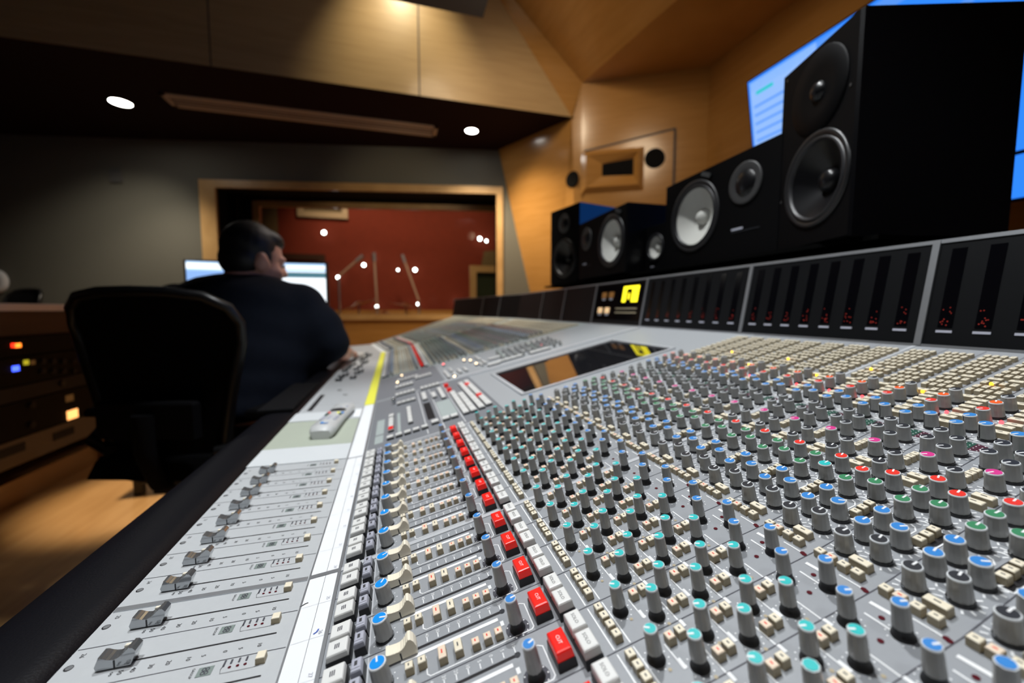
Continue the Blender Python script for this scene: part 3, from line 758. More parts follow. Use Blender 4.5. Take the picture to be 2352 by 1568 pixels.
def rbtn(nm, x, y, rx, ry, m, lab=None):
    q = MB(); zt = .020 - .005 * (y + .118) / .236
    q.ellipsoid((x, y, zt - .0006), (rx, ry, .0022), m, n=12, k=6); o = q.obj(nm, rem)
    if lab: o['label'] = lab
rbtn('navigation_ring', 0, .036, .0165, .0165, M_BLK); rbtn('select_button', 0, .036, .0075, .0075, M_ORANGE, 'orange centre button')
for x, y, m, l in ((-.013, -.004, M_BLK, None), (-.0135, -.014, M_DKGRN, None), (-.012, .008, M_REDC, 'red button'), (.006, .006, M_YEL, 'yellow button'), (.0145, .004, M_BLUE, 'blue button'), (.013, -.010, M_DKGRN, None), (0, .066, M_LILAC, None), (.011, .072, M_LILAC, None)): rbtn('remote_button', x, y, .0032, .0062, m, l)
for r_ in range(3):
    for k in range(3): rbtn('remote_button', -.012 + k * .012, -.032 - r_ * .012, .0042, .0030, M_LILAC)
b = MB(); b.disc(.007, .0203, 14, M_BLUE2, None, (0, -.088)); b.disc(.004, .0205, 14, M_WHITE, None, (.002, -.087)); b.obj('emblem', rem)['label'] = 'pale blue round mark'
# yellow tape on the labelling strip
b = MB()
for k in range(12):
    y0, y1 = yk(17.9) + k * .12, yk(17.9) + (k + 1) * .12
    b.add([(x, y, zsf(x) + .0016) for x, y in ((XS0 + .001, y0), (X2 - .003, y0), (X2 - .003, y1), (XS0 + .001, y1))], [(0, 1, 2, 3)], M_YEL)
tag(b.obj('marking_tape'), 'long strip of yellow tape stuck along the white labelling strip', 'tape')
b = MB(); b.box(-.012, .012, -.03, .03, 0, .012, M_WHITE, bev=.003)
slab('computer_mouse', 'white mouse beside the hand of the person in the dark shirt', 'mouse', -.215, -.165, 2.28, 2.37, ZP1 + .003, ZP1 + .028, M_WHITE, .010)
slab('keyboard', 'black keyboard at the front edge of the console beyond the remote control', 'keyboard', -.330, -.252, 1.12, 1.50, ZP1 + .0035, ZP1 + .013, M_BLKM, .003)

# ------------------------------------------------------------------ loudspeakers on the meter bridge
M_CAB = mat('black loudspeaker cabinet', (0.003, 0.003, 0.004), 0.25, var=.1, spec=.4)
M_CABM = mat('black baffle', (0.0014, 0.0014, 0.0018), 0.55, spec=.09)
M_CONE = mat('white paper cone', (0.62, 0.62, 0.58), 0.7, var=.04)
M_CONEB = mat('black cone', (0.005, 0.005, 0.006), 0.3, spec=.4)
M_RUB = mat('rubber surround', (0.014, 0.014, 0.016), 0.42)
M_RING = mat('dark metal ring', (0.10, 0.105, 0.11), 0.28, 0.6)
ZS = HC + .14
b = MB(); b.box(.86, 1.30, .55, 2.30, ZM1 + .024, ZS, mat('shelf black', (.001, .001, .001), .9, spec=.05)); tag(b.obj('speaker_shelf'), 'low black shelf along the meter bridge under the loudspeakers', 'shelf')
def speaker(name, label, near, far, depth, h, cat='loudspeaker', group=None):
    """near, far: front bottom corners (x, y) of the face turned to the desk; local x runs from far to near, y into the box"""
    n_, f_ = Vector((*near, ZS)), Vector((*far, ZS)); w = (n_ - f_).length
    ex = (n_ - f_).normalized(); ey = Vector((-ex.y, ex.x, 0)); ez = Vector((0, 0, 1))
    if ey.x < 0: ey = -ey
    o = empty(name, f_, label, cat, group); o.rotation_euler = Matrix((ex, ey, ez)).transposed().to_euler()
    # right handed?  ex x ey = ez must hold
    return o, w
from mathutils.geometry import tessellate_polygon
def cab(o, w, d, h, m=M_CAB, holes=()):
    b = MB(); b.add([(0, .006, 0), (w, .006, 0), (w, d, 0), (0, d, 0), (0, .006, h), (w, .006, h), (w, d, h), (0, d, h)], [(0, 3, 2, 1), (4, 5, 6, 7), (1, 2, 6, 5), (2, 3, 7, 6), (3, 0, 4, 7)], m)
    e = .003
    outer = [Vector((e, e, 0)), Vector((w - e, e, 0)), Vector((w - e, h - e, 0)), Vector((e, h - e, 0))]
    loops = [outer] + [[Vector((x + r * math.cos(-2 * PI * k / 48), z + r * math.sin(-2 * PI * k / 48), 0)) for k in range(48)] for x, z, r in holes]
    allv = [v for l in loops for v in l]
    b.add([(v.x, 0, v.y) for v in allv], [tuple(t) for t in tessellate_polygon(loops)], M_CABM)
    b.add([(0, .006, 0), (w, .006, 0), (w, .006, h), (0, .006, h), (e, 0, e), (w - e, 0, e), (w - e, 0, h - e), (e, 0, h - e)], [(k, (k + 1) % 4, 4 + (k + 1) % 4, 4 + k) for k in range(4)], m)
    return b.obj('cabinet', o)
def FT(x, z, y=-.0005): return Matrix.Translation((x, y, z)) @ Matrix.Rotation(R(90), 4, 'X')
def woofer(o, x, z, r, cone, ring=M_RUB, dust=None, dome=.25):
    b = MB(); T = FT(x, z); k = r * .42
    b.lathe([(r * 1.17, 0), (r * 1.16, .003), (r * 1.08, .004), (r * 1.02, .0)], 48, ring, T, cap=False)
    b.lathe([(r * 1.02, .0), (r * .98, .004), (r * .94, .003), (r * .91, -.003)], 48, M_RUB, T, cap=False)
    c = b.obj('woofer', o)
    b = MB(); b.lathe([(r * .91, -.003), (r * .6, -k * .55), (r * dome, -k)], 48, cone, T); b.obj('cone', c)
    b = MB(); b.lathe([(r * dome, -k), (r * dome * .92, -k * .72), (r * dome * .6, -k * .5), (r * .03, -k * .44)], 30, dust or cone, T); b.obj('dust_cap', c)
def tweeter(o, x, z, r, grille=True):
    b = MB(); T = FT(x, z)
    b.lathe([(r, 0), (r, .003), (r * .93, .004), (r * .62, .001)], 32, mat('dark grille', (.035, .035, .036), .5) if grille else M_CABM, T, cap=False); t = b.obj('tweeter', o)
    b = MB(); b.lathe([(r * .62, .001), (r * .5, .006), (r * .25, .010), (r * .02, .011)], 24, M_CONEB, T); b.obj('dome', t)
def label_bars(o, x, z, w, h=.008):
    b = MB(); T = FT(x, z, -.001)
    b.box(0, w * .42, 0, h * .62, 0, .0006, M_LILAC, T); b.box(0, w, -h * .75, -h * .55, 0, .0004, M_DGREY, T); b.obj('name_plate', o)
o, w = speaker('studio_monitor', 'black horizontal loudspeaker with large white cone, between the tall black monitor and the little speaker', (.9006, .7918), (.9138, 1.2495), .22, .285)
cab(o, w, .10, .285, holes=[(.147, .1526, .106)]); woofer(o, .147, .1526, .094, M_CONE); tweeter(o, .349, .197, .055); label_bars(o, .307, .078, .095)
b = MB(); b.box(-.02, .02, 0, .012, 0, .006, M_RING, FT(.200, .258) @ Matrix.Rotation(R(-25), 4, 'Z')); b.obj('badge', o)
o, w = speaker('studio_monitor', 'black horizontal loudspeaker with white cone, next to the small far upright monitor', (.8359, 1.3735), (.8389, 1.7876), .2, .26)
cab(o, w, .2, .26, holes=[(.302, .136, .1)]); woofer(o, .302, .135, .089, M_CONE); tweeter(o, .085, .178, .050); label_bars(o, .05, .066, .08)
b = MB(); b.box(-.02, .02, 0, .012, 0, .006, M_RING, FT(.36, .232) @ Matrix.Rotation(R(-25), 4, 'Z')); b.obj('badge', o)
o, w = speaker('studio_monitor', 'little black cube speaker with one small white cone', (.92, 1.2535), (.92, 1.3705), .13, .17)
cab(o, w, .12, .17, holes=[(.060, .088, .048)]); woofer(o, .060, .088, .043, M_CONE, dust=M_CONE, dome=.4); label_bars(o, .035, .018, .05, .005)
o, w = speaker('studio_monitor', 'small upright all-black loudspeaker at the far end of the row', (.8982, 1.9172), (.8423, 2.1608), .26, .40)
cab(o, w, .26, .40, mat('glossy black cabinet', (.01, .01, .012), .06, spec=.9), holes=[(.132, .132, .099)]); woofer(o, .132, .132, .088, M_CONEB, ring=mat('gunmetal ring', (.012, .012, .013), .35, .0)); tweeter(o, .131, .315, .05)
o, w = speaker('studio_monitor', 'tall black two-way loudspeaker nearest the camera, the biggest of the row', (.8326, .5836), (.9054, .8032), .34, .4136)
cab(o, w, .29, .4136, holes=[(.128, .136, .091)]); woofer(o, .128, .136, .085, M_CONEB, ring=mat('gunmetal ring', (.012, .012, .013), .35, .0), dome=.3)
b = MB(); T = FT(.126, .318); b.lathe([(.084, .001), (.081, .004), (.045, .002), (.018, .001)], 40, M_CABM, T, cap=False); t_ = b.obj('tweeter', o)['label'] = 'round tweeter horn'
b = MB(); b.lathe([(.020, .001), (.016, .008), (.006, .012), (.001, .0125)], 24, M_CONEB, T); b.obj('dome', o)
b = MB(); b.disc(.0022, .002, 8, M_LEDG, FT(.176, .278)); b.obj('power_lamp', o)['label'] = 'tiny green lamp'
for x, z in ((.018, .396), (.216, .284), (.216, .118), (.016, .118)):
    b = MB(); b.disc(.003, .001, 8, M_RING, FT(x, z)); b.obj('screw', o)

# ------------------------------------------------------------------ television
M_FRM = mat('black bezel', (.004, .004, .008), .3)
def screen_mat(name, kind):
    m = bpy.data.materials.new(name); m.use_nodes = True; nt = m.node_tree; p = nt.nodes['Principled BSDF']
    p.inputs['Base Color'].default_value = (0, 0, 0, 1); p.inputs['Roughness'].default_value = .25
    return m
def emis(name, col, st): return mat(name, [c * .2 for c in col], .3, em=col, ems=st, var=.02)
E_B1 = emis('screen blue', (.03, .24, 1.0), 1.1); E_B2 = emis('screen pale blue', (.30, .52, 1.0), 1.0); E_B3 = emis('screen mid blue', (.10, .32, .95), 1.0); E_T = emis('screen turquoise', (.02, .7, .75), .8); E_W = emis('screen white', (.86, .94, 1.0), 1.15); E_G = emis('screen dark teal', (.05, .25, .35), .6)
tv = empty('television', (2.02, 1.3, HC + .40), 'large wall television showing a blue screen behind the loudspeakers', 'television')
# local: x = along +Y far..., screen leans forward at the top
ex = Vector((0, -1, 0)); tilt = R(9.5); ez = Vector((-math.sin(tilt), 0, math.cos(tilt))); ey = ez.cross(ex)
tvm = Matrix((ex, ey, ez)).transposed().to_4x4()
tv.rotation_euler = tvm.to_euler()
X_TV = 2.0
tl = at_x(1718, 190, X_TV); HT = (tl.z - (HC + .40)) / math.cos(tilt)
tv.location = (X_TV + HT * math.sin(tilt), tl.y, tl.z - HT * math.cos(tilt)); WT = HT * 16 / 9
b = MB(); b.box(-.012, WT + .012, .004, .05, -.012, HT + .012, M_FRM, bev=.004); b.obj('housing', tv)
b = MB(); b.box(0, WT, -.001, .006, 0, HT, E_B1)
Q = lambda x0, x1, z0, z1, m, y=-.002: b.add([(x0, y, z0), (x1, y, z0), (x1, y, z1), (x0, y, z1)], [(0, 1, 2, 3)], m)
Q(.012, .40, .25 * HT, .985 * HT, E_B2); Q(.012, WT - .012, .93 * HT, .985 * HT, E_B3)
rr = random.Random(3)
for k in range(12): z = (.28 + .05 * k) * HT; Q(.03, .38, z, z + .012, E_B3, -.003)
for k in range(34):
    x = .45 + rr.random() * (WT - .7); z = (.2 + rr.random() * .72) * HT; Q(x, x + .05 + rr.random() * .2, z, z + .02, rr.choice([E_T, E_B3, E_B2, E_B1]), -.003)
Q(.05, .16, .90 * HT, .92 * HT, E_T, -.004); Q(0, WT, .16 * HT, .175 * HT, M_FRM, -.004)
b.obj('screen', tv)['label'] = 'glowing blue screen'
b = MB(); b.box(.3, WT - .3, .05, .95, HT * .35, HT * .6, M_BLKM); b.obj('wall_mount', tv)

# ------------------------------------------------------------------ room
W_MAPLE = wood('maple panel', (.47, .235, .062), (.55, .285, .085), rough=.22, coat=.55)
W_MAPLE2 = wood('pale maple panel', (.50, .335, .165), (.58, .40, .205), rough=.35, coat=.2)
W_FLOOR = wood('maple floor', (.44, .24, .09), (.56, .33, .14), rough=.35, scale=(12, 1.0, 1), coat=.15)
W_TRIM = wood('honey trim', (.50, .30, .12), (.62, .39, .17), rough=.35, scale=(2, 2, 2))
W_DARK = wood('dark rack wood', (.045, .017, .007), (.065, .026, .010), rough=.5, coat=.05)
M_FAB = mat('grey green fabric', (.150, .146, .122), .95, var=.10, vscale=350, bump=.1)
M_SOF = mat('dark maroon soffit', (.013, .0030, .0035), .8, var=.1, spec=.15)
M_REDW = mat('deep red wall', (.25, .033, .010), .8, var=.12, vscale=8)
M_DARKC = mat('dark ceiling', (.02, .018, .016), .9)
W_RACK = wood('rack end wood', (.26, .14, .05), (.34, .19, .08), rough=.4)
HS = HC + 1.886
def quad_obj(name, pts, m, kind=True):
    b = MB(); b.add(pts, [tuple(range(len(pts)))], m); o = b.obj(name)
    if kind: struct(o)
    return o
b = MB(); b.add([(-5.2, -2.6, 0), (3.2, -2.6, 0), (3.2, 9.2, 0), (-5.2, 9.2, 0)], [(0, 1, 2, 3)], W_FLOOR); struct(b.obj('floor'))
hd = R(101.3); WD = Vector((math.sin(hd), math.cos(hd), 0)); WN = Vector((-WD.y, WD.x, 0))
WA = Vector((1.2441, 4.8428, 0))
if WN.y > 0: WN = -WN                      # towards the camera
def onwall(px, py, off=0.0):
    d = ray(px, py); t = ((WA + WN * off) - CPOS).dot(WN) / d.dot(WN); return CPOS + d * t
def ws(p): return (Vector((p.x, p.y, 0)) - WA).dot(WD)
def wp(s_, z, off=0.0): v = WA + WD * s_ + WN * off; return (v.x, v.y, z)
# far wall with the opening
s0, s1 = ws(onwall(497, 435)), ws(onwall(1140, 470)); z0, z1 = onwall(900, 721).z, onwall(900, 441).z
b = MB()
def wq(a, c, e, f, m=M_FAB): b.add([wp(a, e), wp(c, e), wp(c, f), wp(a, f)], [(0, 1, 2, 3)], m)
SL, SR = -6.6, .75
wq(SL, s0, 0, HS + .1); wq(s1, SR, 0, HS + .1); wq(s0, s1, z1, HS + .1)
wq(s0, s1, 0, z0, W_MAPLE); struct(b.obj('wall_far'))
b = MB()
def wbox(a, c, e, f, d0, d1, m):
    P8 = [wp(a, e, d0), wp(c, e, d0), wp(c, f, d0), wp(a, f, d0), wp(a, e, d1), wp(c, e, d1), wp(c, f, d1), wp(a, f, d1)]
    b.add(P8, [(0, 3, 2, 1), (4, 5, 6, 7), (0, 1, 5, 4), (1, 2, 6, 5), (2, 3, 7, 6), (3, 0, 4, 7)], m)
fw = .085
wbox(s0 - fw * 2, s0, z0, z1 + fw, -.02, .03, W_TRIM); wbox(s1, s1 + fw * .9, z0 - .02, z1 + fw, -.02, .03, W_TRIM); wbox(s0, s1, z1, z1 + fw, -.02, .03, W_TRIM); wbox(s0 - .1, s1 + .05, z0 - .07, z0, -.05, .03, W_TRIM)
win = b.obj('window_1'); struct(win)
b = MB()   # deep dark reveal and inner honey frame
wbox(s0, s0 + .17, z0, z1, -.42, -.40, M_BLKM); wbox(s0, s1, z1 - .03, z1, -.42, -.40, M_BLKM)
wbox(s0 - .02, s0, z0, z1, -.42, 0, M_BLKM); wbox(s1, s1 + .02, z0, z1, -.42, 0, M_BLKM); wbox(s0, s1, z1, z1 + .02, -.42, 0, M_BLKM); wbox(s0, s1, z0 - .02, z0, -.42, 0, W_MAPLE)
o = b.obj('reveal', win)
b = MB(); wbox(s0 + .17, s1, z1 - .095, z1 - .03, -.46, -.40, W_TRIM); wbox(s0 + .17, s0 + .25, z0, z1 - .03, -.46, -.40, W_TRIM); b.obj('inner_frame', win)
gm = bpy.data.materials.new('window glass'); gm.use_nodes = True; nt = gm.node_tree; nt.nodes.remove(nt.nodes['Principled BSDF'])
tr = nt.nodes.new('ShaderNodeBsdfTransparent'); gl = nt.nodes.new('ShaderNodeBsdfGlossy'); gl.inputs['Roughness'].default_value = .02; mx = nt.nodes.new('ShaderNodeMixShader'); lw = nt.nodes.new('ShaderNodeFresnel'); lw.inputs['IOR'].default_value = 1.35
nt.links.new(lw.outputs['Fac'], mx.inputs['Fac']); nt.links.new(tr.outputs[0], mx.inputs[1]); nt.links.new(gl.outputs[0], mx.inputs[2]); nt.links.new(mx.outputs[0], nt.nodes['Material Output'].inputs['Surface'])
b = MB(); b.add([wp(s0, z0, -.2), wp(s1, z0, -.2), wp(s1, z1, -.2), wp(s0, z1, -.2)], [(0, 1, 2, 3)], gm); b.obj('window_pane', win)
# soffit, fascia, ceilings
def rp(px, py, z): v = at_z(px, py, z); return (v.x, v.y, z)
YS = 3.84
wl, wr_ = wp(SL, HS), wp(SR, HS)
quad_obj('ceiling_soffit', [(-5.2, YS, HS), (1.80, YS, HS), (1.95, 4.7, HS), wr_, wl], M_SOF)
CZ = HC + 3.3
b = MB()
b.add([(-5.2, YS, HS - .0), (-1.335, YS, HS), (-1.335, YS, CZ), (-5.2, YS, CZ)], [(0, 1, 2, 3)], W_MAPLE2)
b.add([(-1.325, YS, HS), (.245, YS, HS), (.245, YS, CZ), (-1.325, YS, CZ)], [(0, 1, 2, 3)], W_MAPLE2)
b.add([(.257, YS, HS), (1.71, YS, HS), (.62, YS, CZ), (.257, YS, CZ)], [(0, 1, 2, 3)], W_MAPLE2)
for x in (-1.33, .251): b.add([(x - .008, YS + .012, HS), (x + .008, YS + .012, HS), (x + .008, YS + .012, CZ), (x - .008, YS + .012, CZ)], [(0, 1, 2, 3)], M_SEAM)
struct(b.obj('wall_fascia'))
ZT = HC + 2.2
A0, A1, B0, B1 = (1.22, 4.83), (1.80, 3.80), (2.80, 3.25), (2.78, 2.42)
quad_obj('ceiling_slope', [(1.71, YS, HS), (1.80, 3.80, ZT), (2.80, 3.25, ZT), (2.78, -2.6, ZT), (.1, -2.6, CZ + .35), (.45, 2.4, CZ + .2), (.62, YS, CZ)], W_MAPLE)
quad_obj('ceiling', [(-5.2, -2.6, CZ), (.62, -2.6, CZ), (.62, YS, CZ), (-5.2, YS, CZ)], M_DARKC)
quad_obj('wall_splay', [(1.22, 4.83, HS), (1.87, 4.75, 0), (1.80, 3.80, 0), (1.80, 3.80, ZT), (1.72, 3.86, HS)], W_MAPLE)
quad_obj('wall_right', [(2.80, 3.25, 0), (2.78, -2.6, 0), (2.78, -2.6, ZT), (2.80, 3.25, ZT)], W_MAPLE)
quad_obj('wall_left', [(-5.2, -2.6, 0), (-5.2, 6.3, 0), (-5.2, 6.3, CZ), (-5.2, -2.6, CZ)], M_FAB)
quad_obj('wall_back', [(-5.2, -2.6, 0), (3.2, -2.6, 0), (3.2, -2.6, CZ), (-5.2, -2.6, CZ)], M_FAB)
# front wall with the built-in monitor
FB = Vector((B0[0] - A1[0], B0[1] - A1[1], 0)); FL = FB.length; fx = FB.normalized(); fn = Vector((fx.y, -fx.x, 0))
if fn.dot(Vector((A1[0], A1[1], 0))) > 0: fn = -fn
FM = Matrix((fx, -fn, Vector((0, 0, 1)))).transposed().to_4x4(); FM.translation = Vector((A1[0], A1[1], 0))
quad_obj('wall_front', [(*A1, 0), (*B0, 0), (*B0, ZT), (*A1, ZT)], W_MAPLE)
def fxy(px, py):
    d = ray(px, py); n_ = FM.to_3x3() @ Vector((0, 1, 0)); t = (FM.translation - CPOS).dot(n_) / d.dot(n_); q = FM.inverted() @ (CPOS + d * t); return q.x, q.z
fm = empty('wall_loudspeaker', FM.translation, 'wooden horn loudspeaker built into the maple wall with round black ports', 'loudspeaker'); fm.rotation_euler = FM.to_euler()
xr, zr = fxy(1550, 298); xl, zl = fxy(1340, 350); xb, zb_ = fxy(1556, 470)
zb2 = zb_ - .35
b = MB(); y = -.03
b.add([(.03, y, zl - .85), (xr, y, zr - .85), (xr, y, zr), (.03, y, zl)], [(0, 1, 2, 3)], W_MAPLE)
b.add([(xr, y, zr - .85), (xr, 0, zr - .85), (xr, 0, zr), (xr, y, zr)], [(0, 1, 2, 3)], M_BLKM); b.add([(.03, y, zl), (xr, y, zr), (xr, 0, zr), (.03, 0, zl)], [(0, 1, 2, 3)], M_SEAM)
b.seg((0, 0), (1, 1), 0, 0, M_SEAM) if False else None
for (xa, za, xb2, zb3) in ((.03, zl, xr, zr), (xr, zr, xr, zr - .85)): b.add([(xa - .012, y - .002, za - .012), (xb2 - .012, y - .002, zb3 - .012), (xb2 + .006, y - .002, zb3 + .008), (xa + .006, y - .002, za + .008)], [(0, 1, 2, 3)], M_SEAM)
b.obj('baffle', fm)
h0, h1 = fxy(1347, 408), fxy(1466, 372); hx0, hx1, hz0, hz1 = h0[0], h1[0], fxy(1405, 432)[1], fxy(1405, 358)[1]
b = MB(); yy = y - .05
o8 = [(hx0, yy, hz0), (hx1, yy, hz0), (hx1, yy, hz1), (hx0, yy, hz1)]; i8 = [(hx0 + .15, y - .003, hz0 + .11), (hx1 - .045, y - .003, hz0 + .10), (hx1 - .045, y - .003, hz1 - .05), (hx0 + .15, y - .003, hz1 - .08)]
b8 = [(hx0 - .05, y, hz0 - .05), (hx1 + .05, y, hz0 - .05), (hx1 + .05, y, hz1 + .05), (hx0 - .05, y, hz1 + .05)]
b.add(o8 + i8, [(k, (k + 1) % 4, 4 + (k + 1) % 4, 4 + k) for k in range(4)], W_MAPLE); b.add(i8, [(0, 1, 2, 3)], M_BLKM); b.add(o8 + b8, [(4 + k, 4 + (k + 1) % 4, (k + 1) % 4, k) for k in range(4)], W_MAPLE); b.obj('horn', fm)  # throat shade put in as a black face, the horn is shallow
for px, py, r_ in ((1503, 366, .088),):
    x, z = fxy(px, py); b = MB(); b.lathe([(r_ * 1.06, 0), (r_, .006)], 32, M_BLKM, Matrix.Translation((x, y - .001, z)) @ Matrix.Rotation(R(90), 4, 'X')); b.obj('port', fm)
# port in the splayed panel
pv = Vector((1.22, 4.83, 0)) - Vector((1.80, 3.80, 0)); n3 = (Vector((1.72, 3.86, HS)) - Vector((1.80, 3.80, 0))).cross(pv).normalized(); d = ray(1315, 412); t = (Vector((1.80, 3.80, 0)) - CPOS).dot(n3) / d.dot(n3); q = CPOS + d * t
if n3.dot(d) > 0: n3 = -n3
b = MB(); b.lathe([(.08, 0), (.075, .008)], 28, M_BLKM); o = b.obj('speaker_port'); o.location = q + n3 * .004; o.rotation_euler = n3.to_track_quat('Z', 'Y').to_euler(); tag(o, 'round black port in the splayed maple panel left of the wall horn', 'port')

# recessed lights and the air vent in the soffit
E_L = mat('lamp glow', (1, 1, 1), .3, em=(1, .96, .88), ems=40)
def downlight(x, y, z, r, label, power, size=R(110), col=(1, .86, .68), grp='recessed ceiling lights'):
    o = empty('ceiling_light', (x, y, z), label, 'light', grp)
    b = MB(); b.lathe([(r * 1.25, 0), (r * 1.22, -.008), (r, -.004)], 28, M_RING, cap=False); b.obj('trim_ring', o)
    b = MB(); b.add([(r * math.cos(a), r * math.sin(a), -.003) for a in [2 * PI * k / 24 for k in range(24)]], [tuple(range(23, -1, -1))], E_L); b.obj('diffuser', o)
    if power:
        l = bpy.data.lights.new('spot', 'SPOT'); l.energy = power; l.spot_size = size; l.spot_blend = .6; l.color = col; l.shadow_soft_size = .05
        q = bpy.data.objects.new('spot', l); COL.objects.link(q); q.location = (x, y, z - .03)
    return o
p1, p2 = at_z(277, 235, HS), at_z(1083, 300, HS)
downlight(p1.x, p1.y, HS, .080, 'round recessed light in the dark soffit, left of the long air vent', 45)
downlight(p2.x, p2.y, HS, .062, 'round recessed light in the dark soffit, right of the long air vent', 60)
v = [at_z(*q, HS) for q in ((380, 222), (1005, 285), (1003, 312), (398, 247))]
o = empty('air_vent', (0, 0, HS), 'long slotted air vent in the dark soffit', 'vent')
M_VENT = mat('beige vent', (.50, .38, .30), .5)
x0, x1, y0, y1 = -1.93, .47, 4.40, 4.66
b = MB()
for a in ((x0, x1, y0, y0 + .04), (x0, x1, y1 - .04, y1), (x0, x0 + .04, y0, y1), (x1 - .04, x1, y0, y1)): b.box(*a, -.012, 0, M_VENT)
b.obj('frame', o); b = MB(); b.box(x0, x1, y0, y1, -.003, -.001, M_SOF)
for k in range(3): b.box(x0 + .05, x1 - .05, y0 + .06 + k * .06, y0 + .085 + k * .06, -.010, -.003, M_VENT)
b.obj('slats', o)
q = at_z(1050, 2, HC + 1.9); b = MB(); b.box(-.36, .16, -.1, .1, 0, .16, M_BLK, bev=.02); o = b.obj('hanging_fixture')
q = at_y(1118, 11, 2.2); o.location = (q.x - .16, 2.2, q.z); tag(o, 'dark fixture hanging at the top edge of the picture', 'fixture')
b = MB(); b.box(-.01, .01, -.01, .01, .15, CZ - q.z, M_BLK, Matrix.Translation((-.1, 0, 0))); b.obj('rod', o)
q = onwall(268, 405, .005); b = MB(); b.box(-.06, .06, -.02, .02, -.07, .07, mat('grey sensor', (.12, .12, .12), .6), bev=.01); o = b.obj('wall_sensor'); o.location = q; o.rotation_euler = (0, 0, math.atan2(WD.y, WD.x)); tag(o, 'small grey box high on the grey fabric wall', 'sensor')
q = onwall(-8, 646, .01); b = MB(); T = Matrix.Rotation(math.atan2(WD.y, WD.x), 4, 'Z') @ Matrix.Rotation(R(90), 4, 'X')
b.lathe([(.13, 0), (.13, .03), (.11, .045), (.055, .05), (.045, .03)], 32, mat('white wall fixture', (.85, .85, .88), .5), T, capm=M_BLK); o = b.obj('wall_speaker'); o.location = q; tag(o, 'round white fixture on the grey wall at the left edge', 'wall fixture')

# ------------------------------------------------------------------ live room behind the glass
YL = 8.4
quad_obj('wall_red', [(-5.5, YL, 0), (3.4, YL, 0), (3.4, YL, 4.2), (-5.5, YL, 4.2)], M_REDW)
quad_obj('wall_live_room_right', [(3.2, 5.0, 0), (3.2, YL, 0), (3.2, YL, 4.2), (3.2, 5.0, 4.2)], M_FAB)
quad_obj('wall_live_room_left', [(-5.2, 6.2, 0), (-5.2, YL, 0), (-5.2, YL, 4.2), (-5.2, 6.2, 4.2)], M_FAB)
quad_obj('ceiling_live_room', [(-5.4, 4.9, 3.75), (3.3, 4.9, 3.75), (3.3, YL, 3.75), (-5.4, YL, 3.75)], M_DARKC)
E_P = mat('light point glow', (1, 1, 1), .3, em=(.95, 1.0, .94), ems=13)
def add_light_point(px, py, r_, lab):  # glowing bulbs on added mounts stand in for blurred points of light
    q = at_y(px, py, YL - .01); o = empty('light_point', q, lab, 'lamp', 'points of light in the live room')
    b = MB(); b.lathe([(r_ * 1.4, 0), (r_ * 1.4, .03), (r_ * 1.05, .04)], 16, M_RING, Matrix.Rotation(R(90), 4, 'X')); b.obj('housing', o)
    b = MB(); b.ellipsoid((0, -.05, 0), (r_, r_ * .6, r_), E_P, n=14, k=8); b.obj('glow_ball', o)
LIGHT_POINTS = [(745, 535, .075, 'round white point of light below the framed vent'), (1101, 549, .075, 'brightest white point of light, at the right of the window'), (1116, 554, .05, 'dimmer white point of light touching the brightest one at the right of the window'), (836, 609, .065, 'white point of light right of the slanting boom at the left'), (777, 637, .06, 'white point of light at the lower end of the left slanting boom'), (914, 620, .038, 'small bluish point of light between the two middle microphone stands'), (953, 620, .07, 'greenish white point of light beside the right microphone boom'), (866, 704, .055, 'low white point of light beside the drum kit'), (960, 698, .052, 'low white point of light at the foot of the right boom'), (1046, 691, .052, 'lone low white point of light left of the wooden doorway'), (858, 588, .042, 'small point of light at the top of the upright microphone stand')]
for a in LIGHT_POINTS: add_light_point(a[0], a[1], a[2] * .45, a[3])
def stand(px0, py0, px1, py1, y, lab):
    a, c = at_y(px0, py0, y), at_y(px1, py1, y)
    o = empty('microphone_stand', (c.x, y, 0), lab, 'microphone stand', 'microphone stands in the live room')
    L = lambda v: (v.x - c.x, v.y - y, v.z)
    b = MB(); b.tube([(0, 0, .03), (0, 0, min(a.z, c.z) - .02)], .014, M_METAL); b.obj('pole', o)
    b = MB()
    for k in range(3): t = 2 * PI * k / 3; b.tube([(0, 0, .12), (.28 * math.cos(t), .28 * math.sin(t), .012)], .010, M_BLK)
    b.obj('base', o)
    b = MB(); b.tube([L(c), L(a)], .017, mat('warm metal', (.85, .66, .48), .35, .4)); b.obj('boom', o)
    b = MB(); d_ = (c - a).normalized(); b.tube([L(a), L(a - d_ * .14)], .028, M_METAL); b.obj('microphone', o)
stand(818, 600, 778, 634, 7.0, 'boom microphone stand leaning right at the left of the window view')
stand(860, 600, 866, 700, 7.2, 'upright microphone stand in the middle of the window view')
stand(930, 602, 962, 690, 7.6, 'boom microphone stand leaning left behind the drum kit at the right')
o = empty('drum_kit', (at_y(890, 715, 6.6).x, 6.6, 0), 'blurred drum kit with brass cymbals low behind the window', 'drum kit')
M_BR = mat('brass cymbal', (.45, .22, .07), .3, .9); M_SHELL = mat('dark drum shell', (.05, .03, .015), .4)
for dx, z, tl_, r_ in ((-.42, 1.12, -20, .30), (.28, 1.10, 12, .28), (-.05, .98, 8, .2)):
    c = MB(); c.lathe([(r_, 0), (r_ * .3, .02), (r_ * .12, .05), (.01, .055)], 28, M_BR, Matrix.Translation((dx, .1, z)) @ Matrix.Rotation(R(tl_), 4, 'Y')); c.obj('cymbal', o)
    c = MB(); c.tube([(dx, .1, 0), (dx, .1, z)], .012, M_METAL); c.obj('cymbal_stand', o)
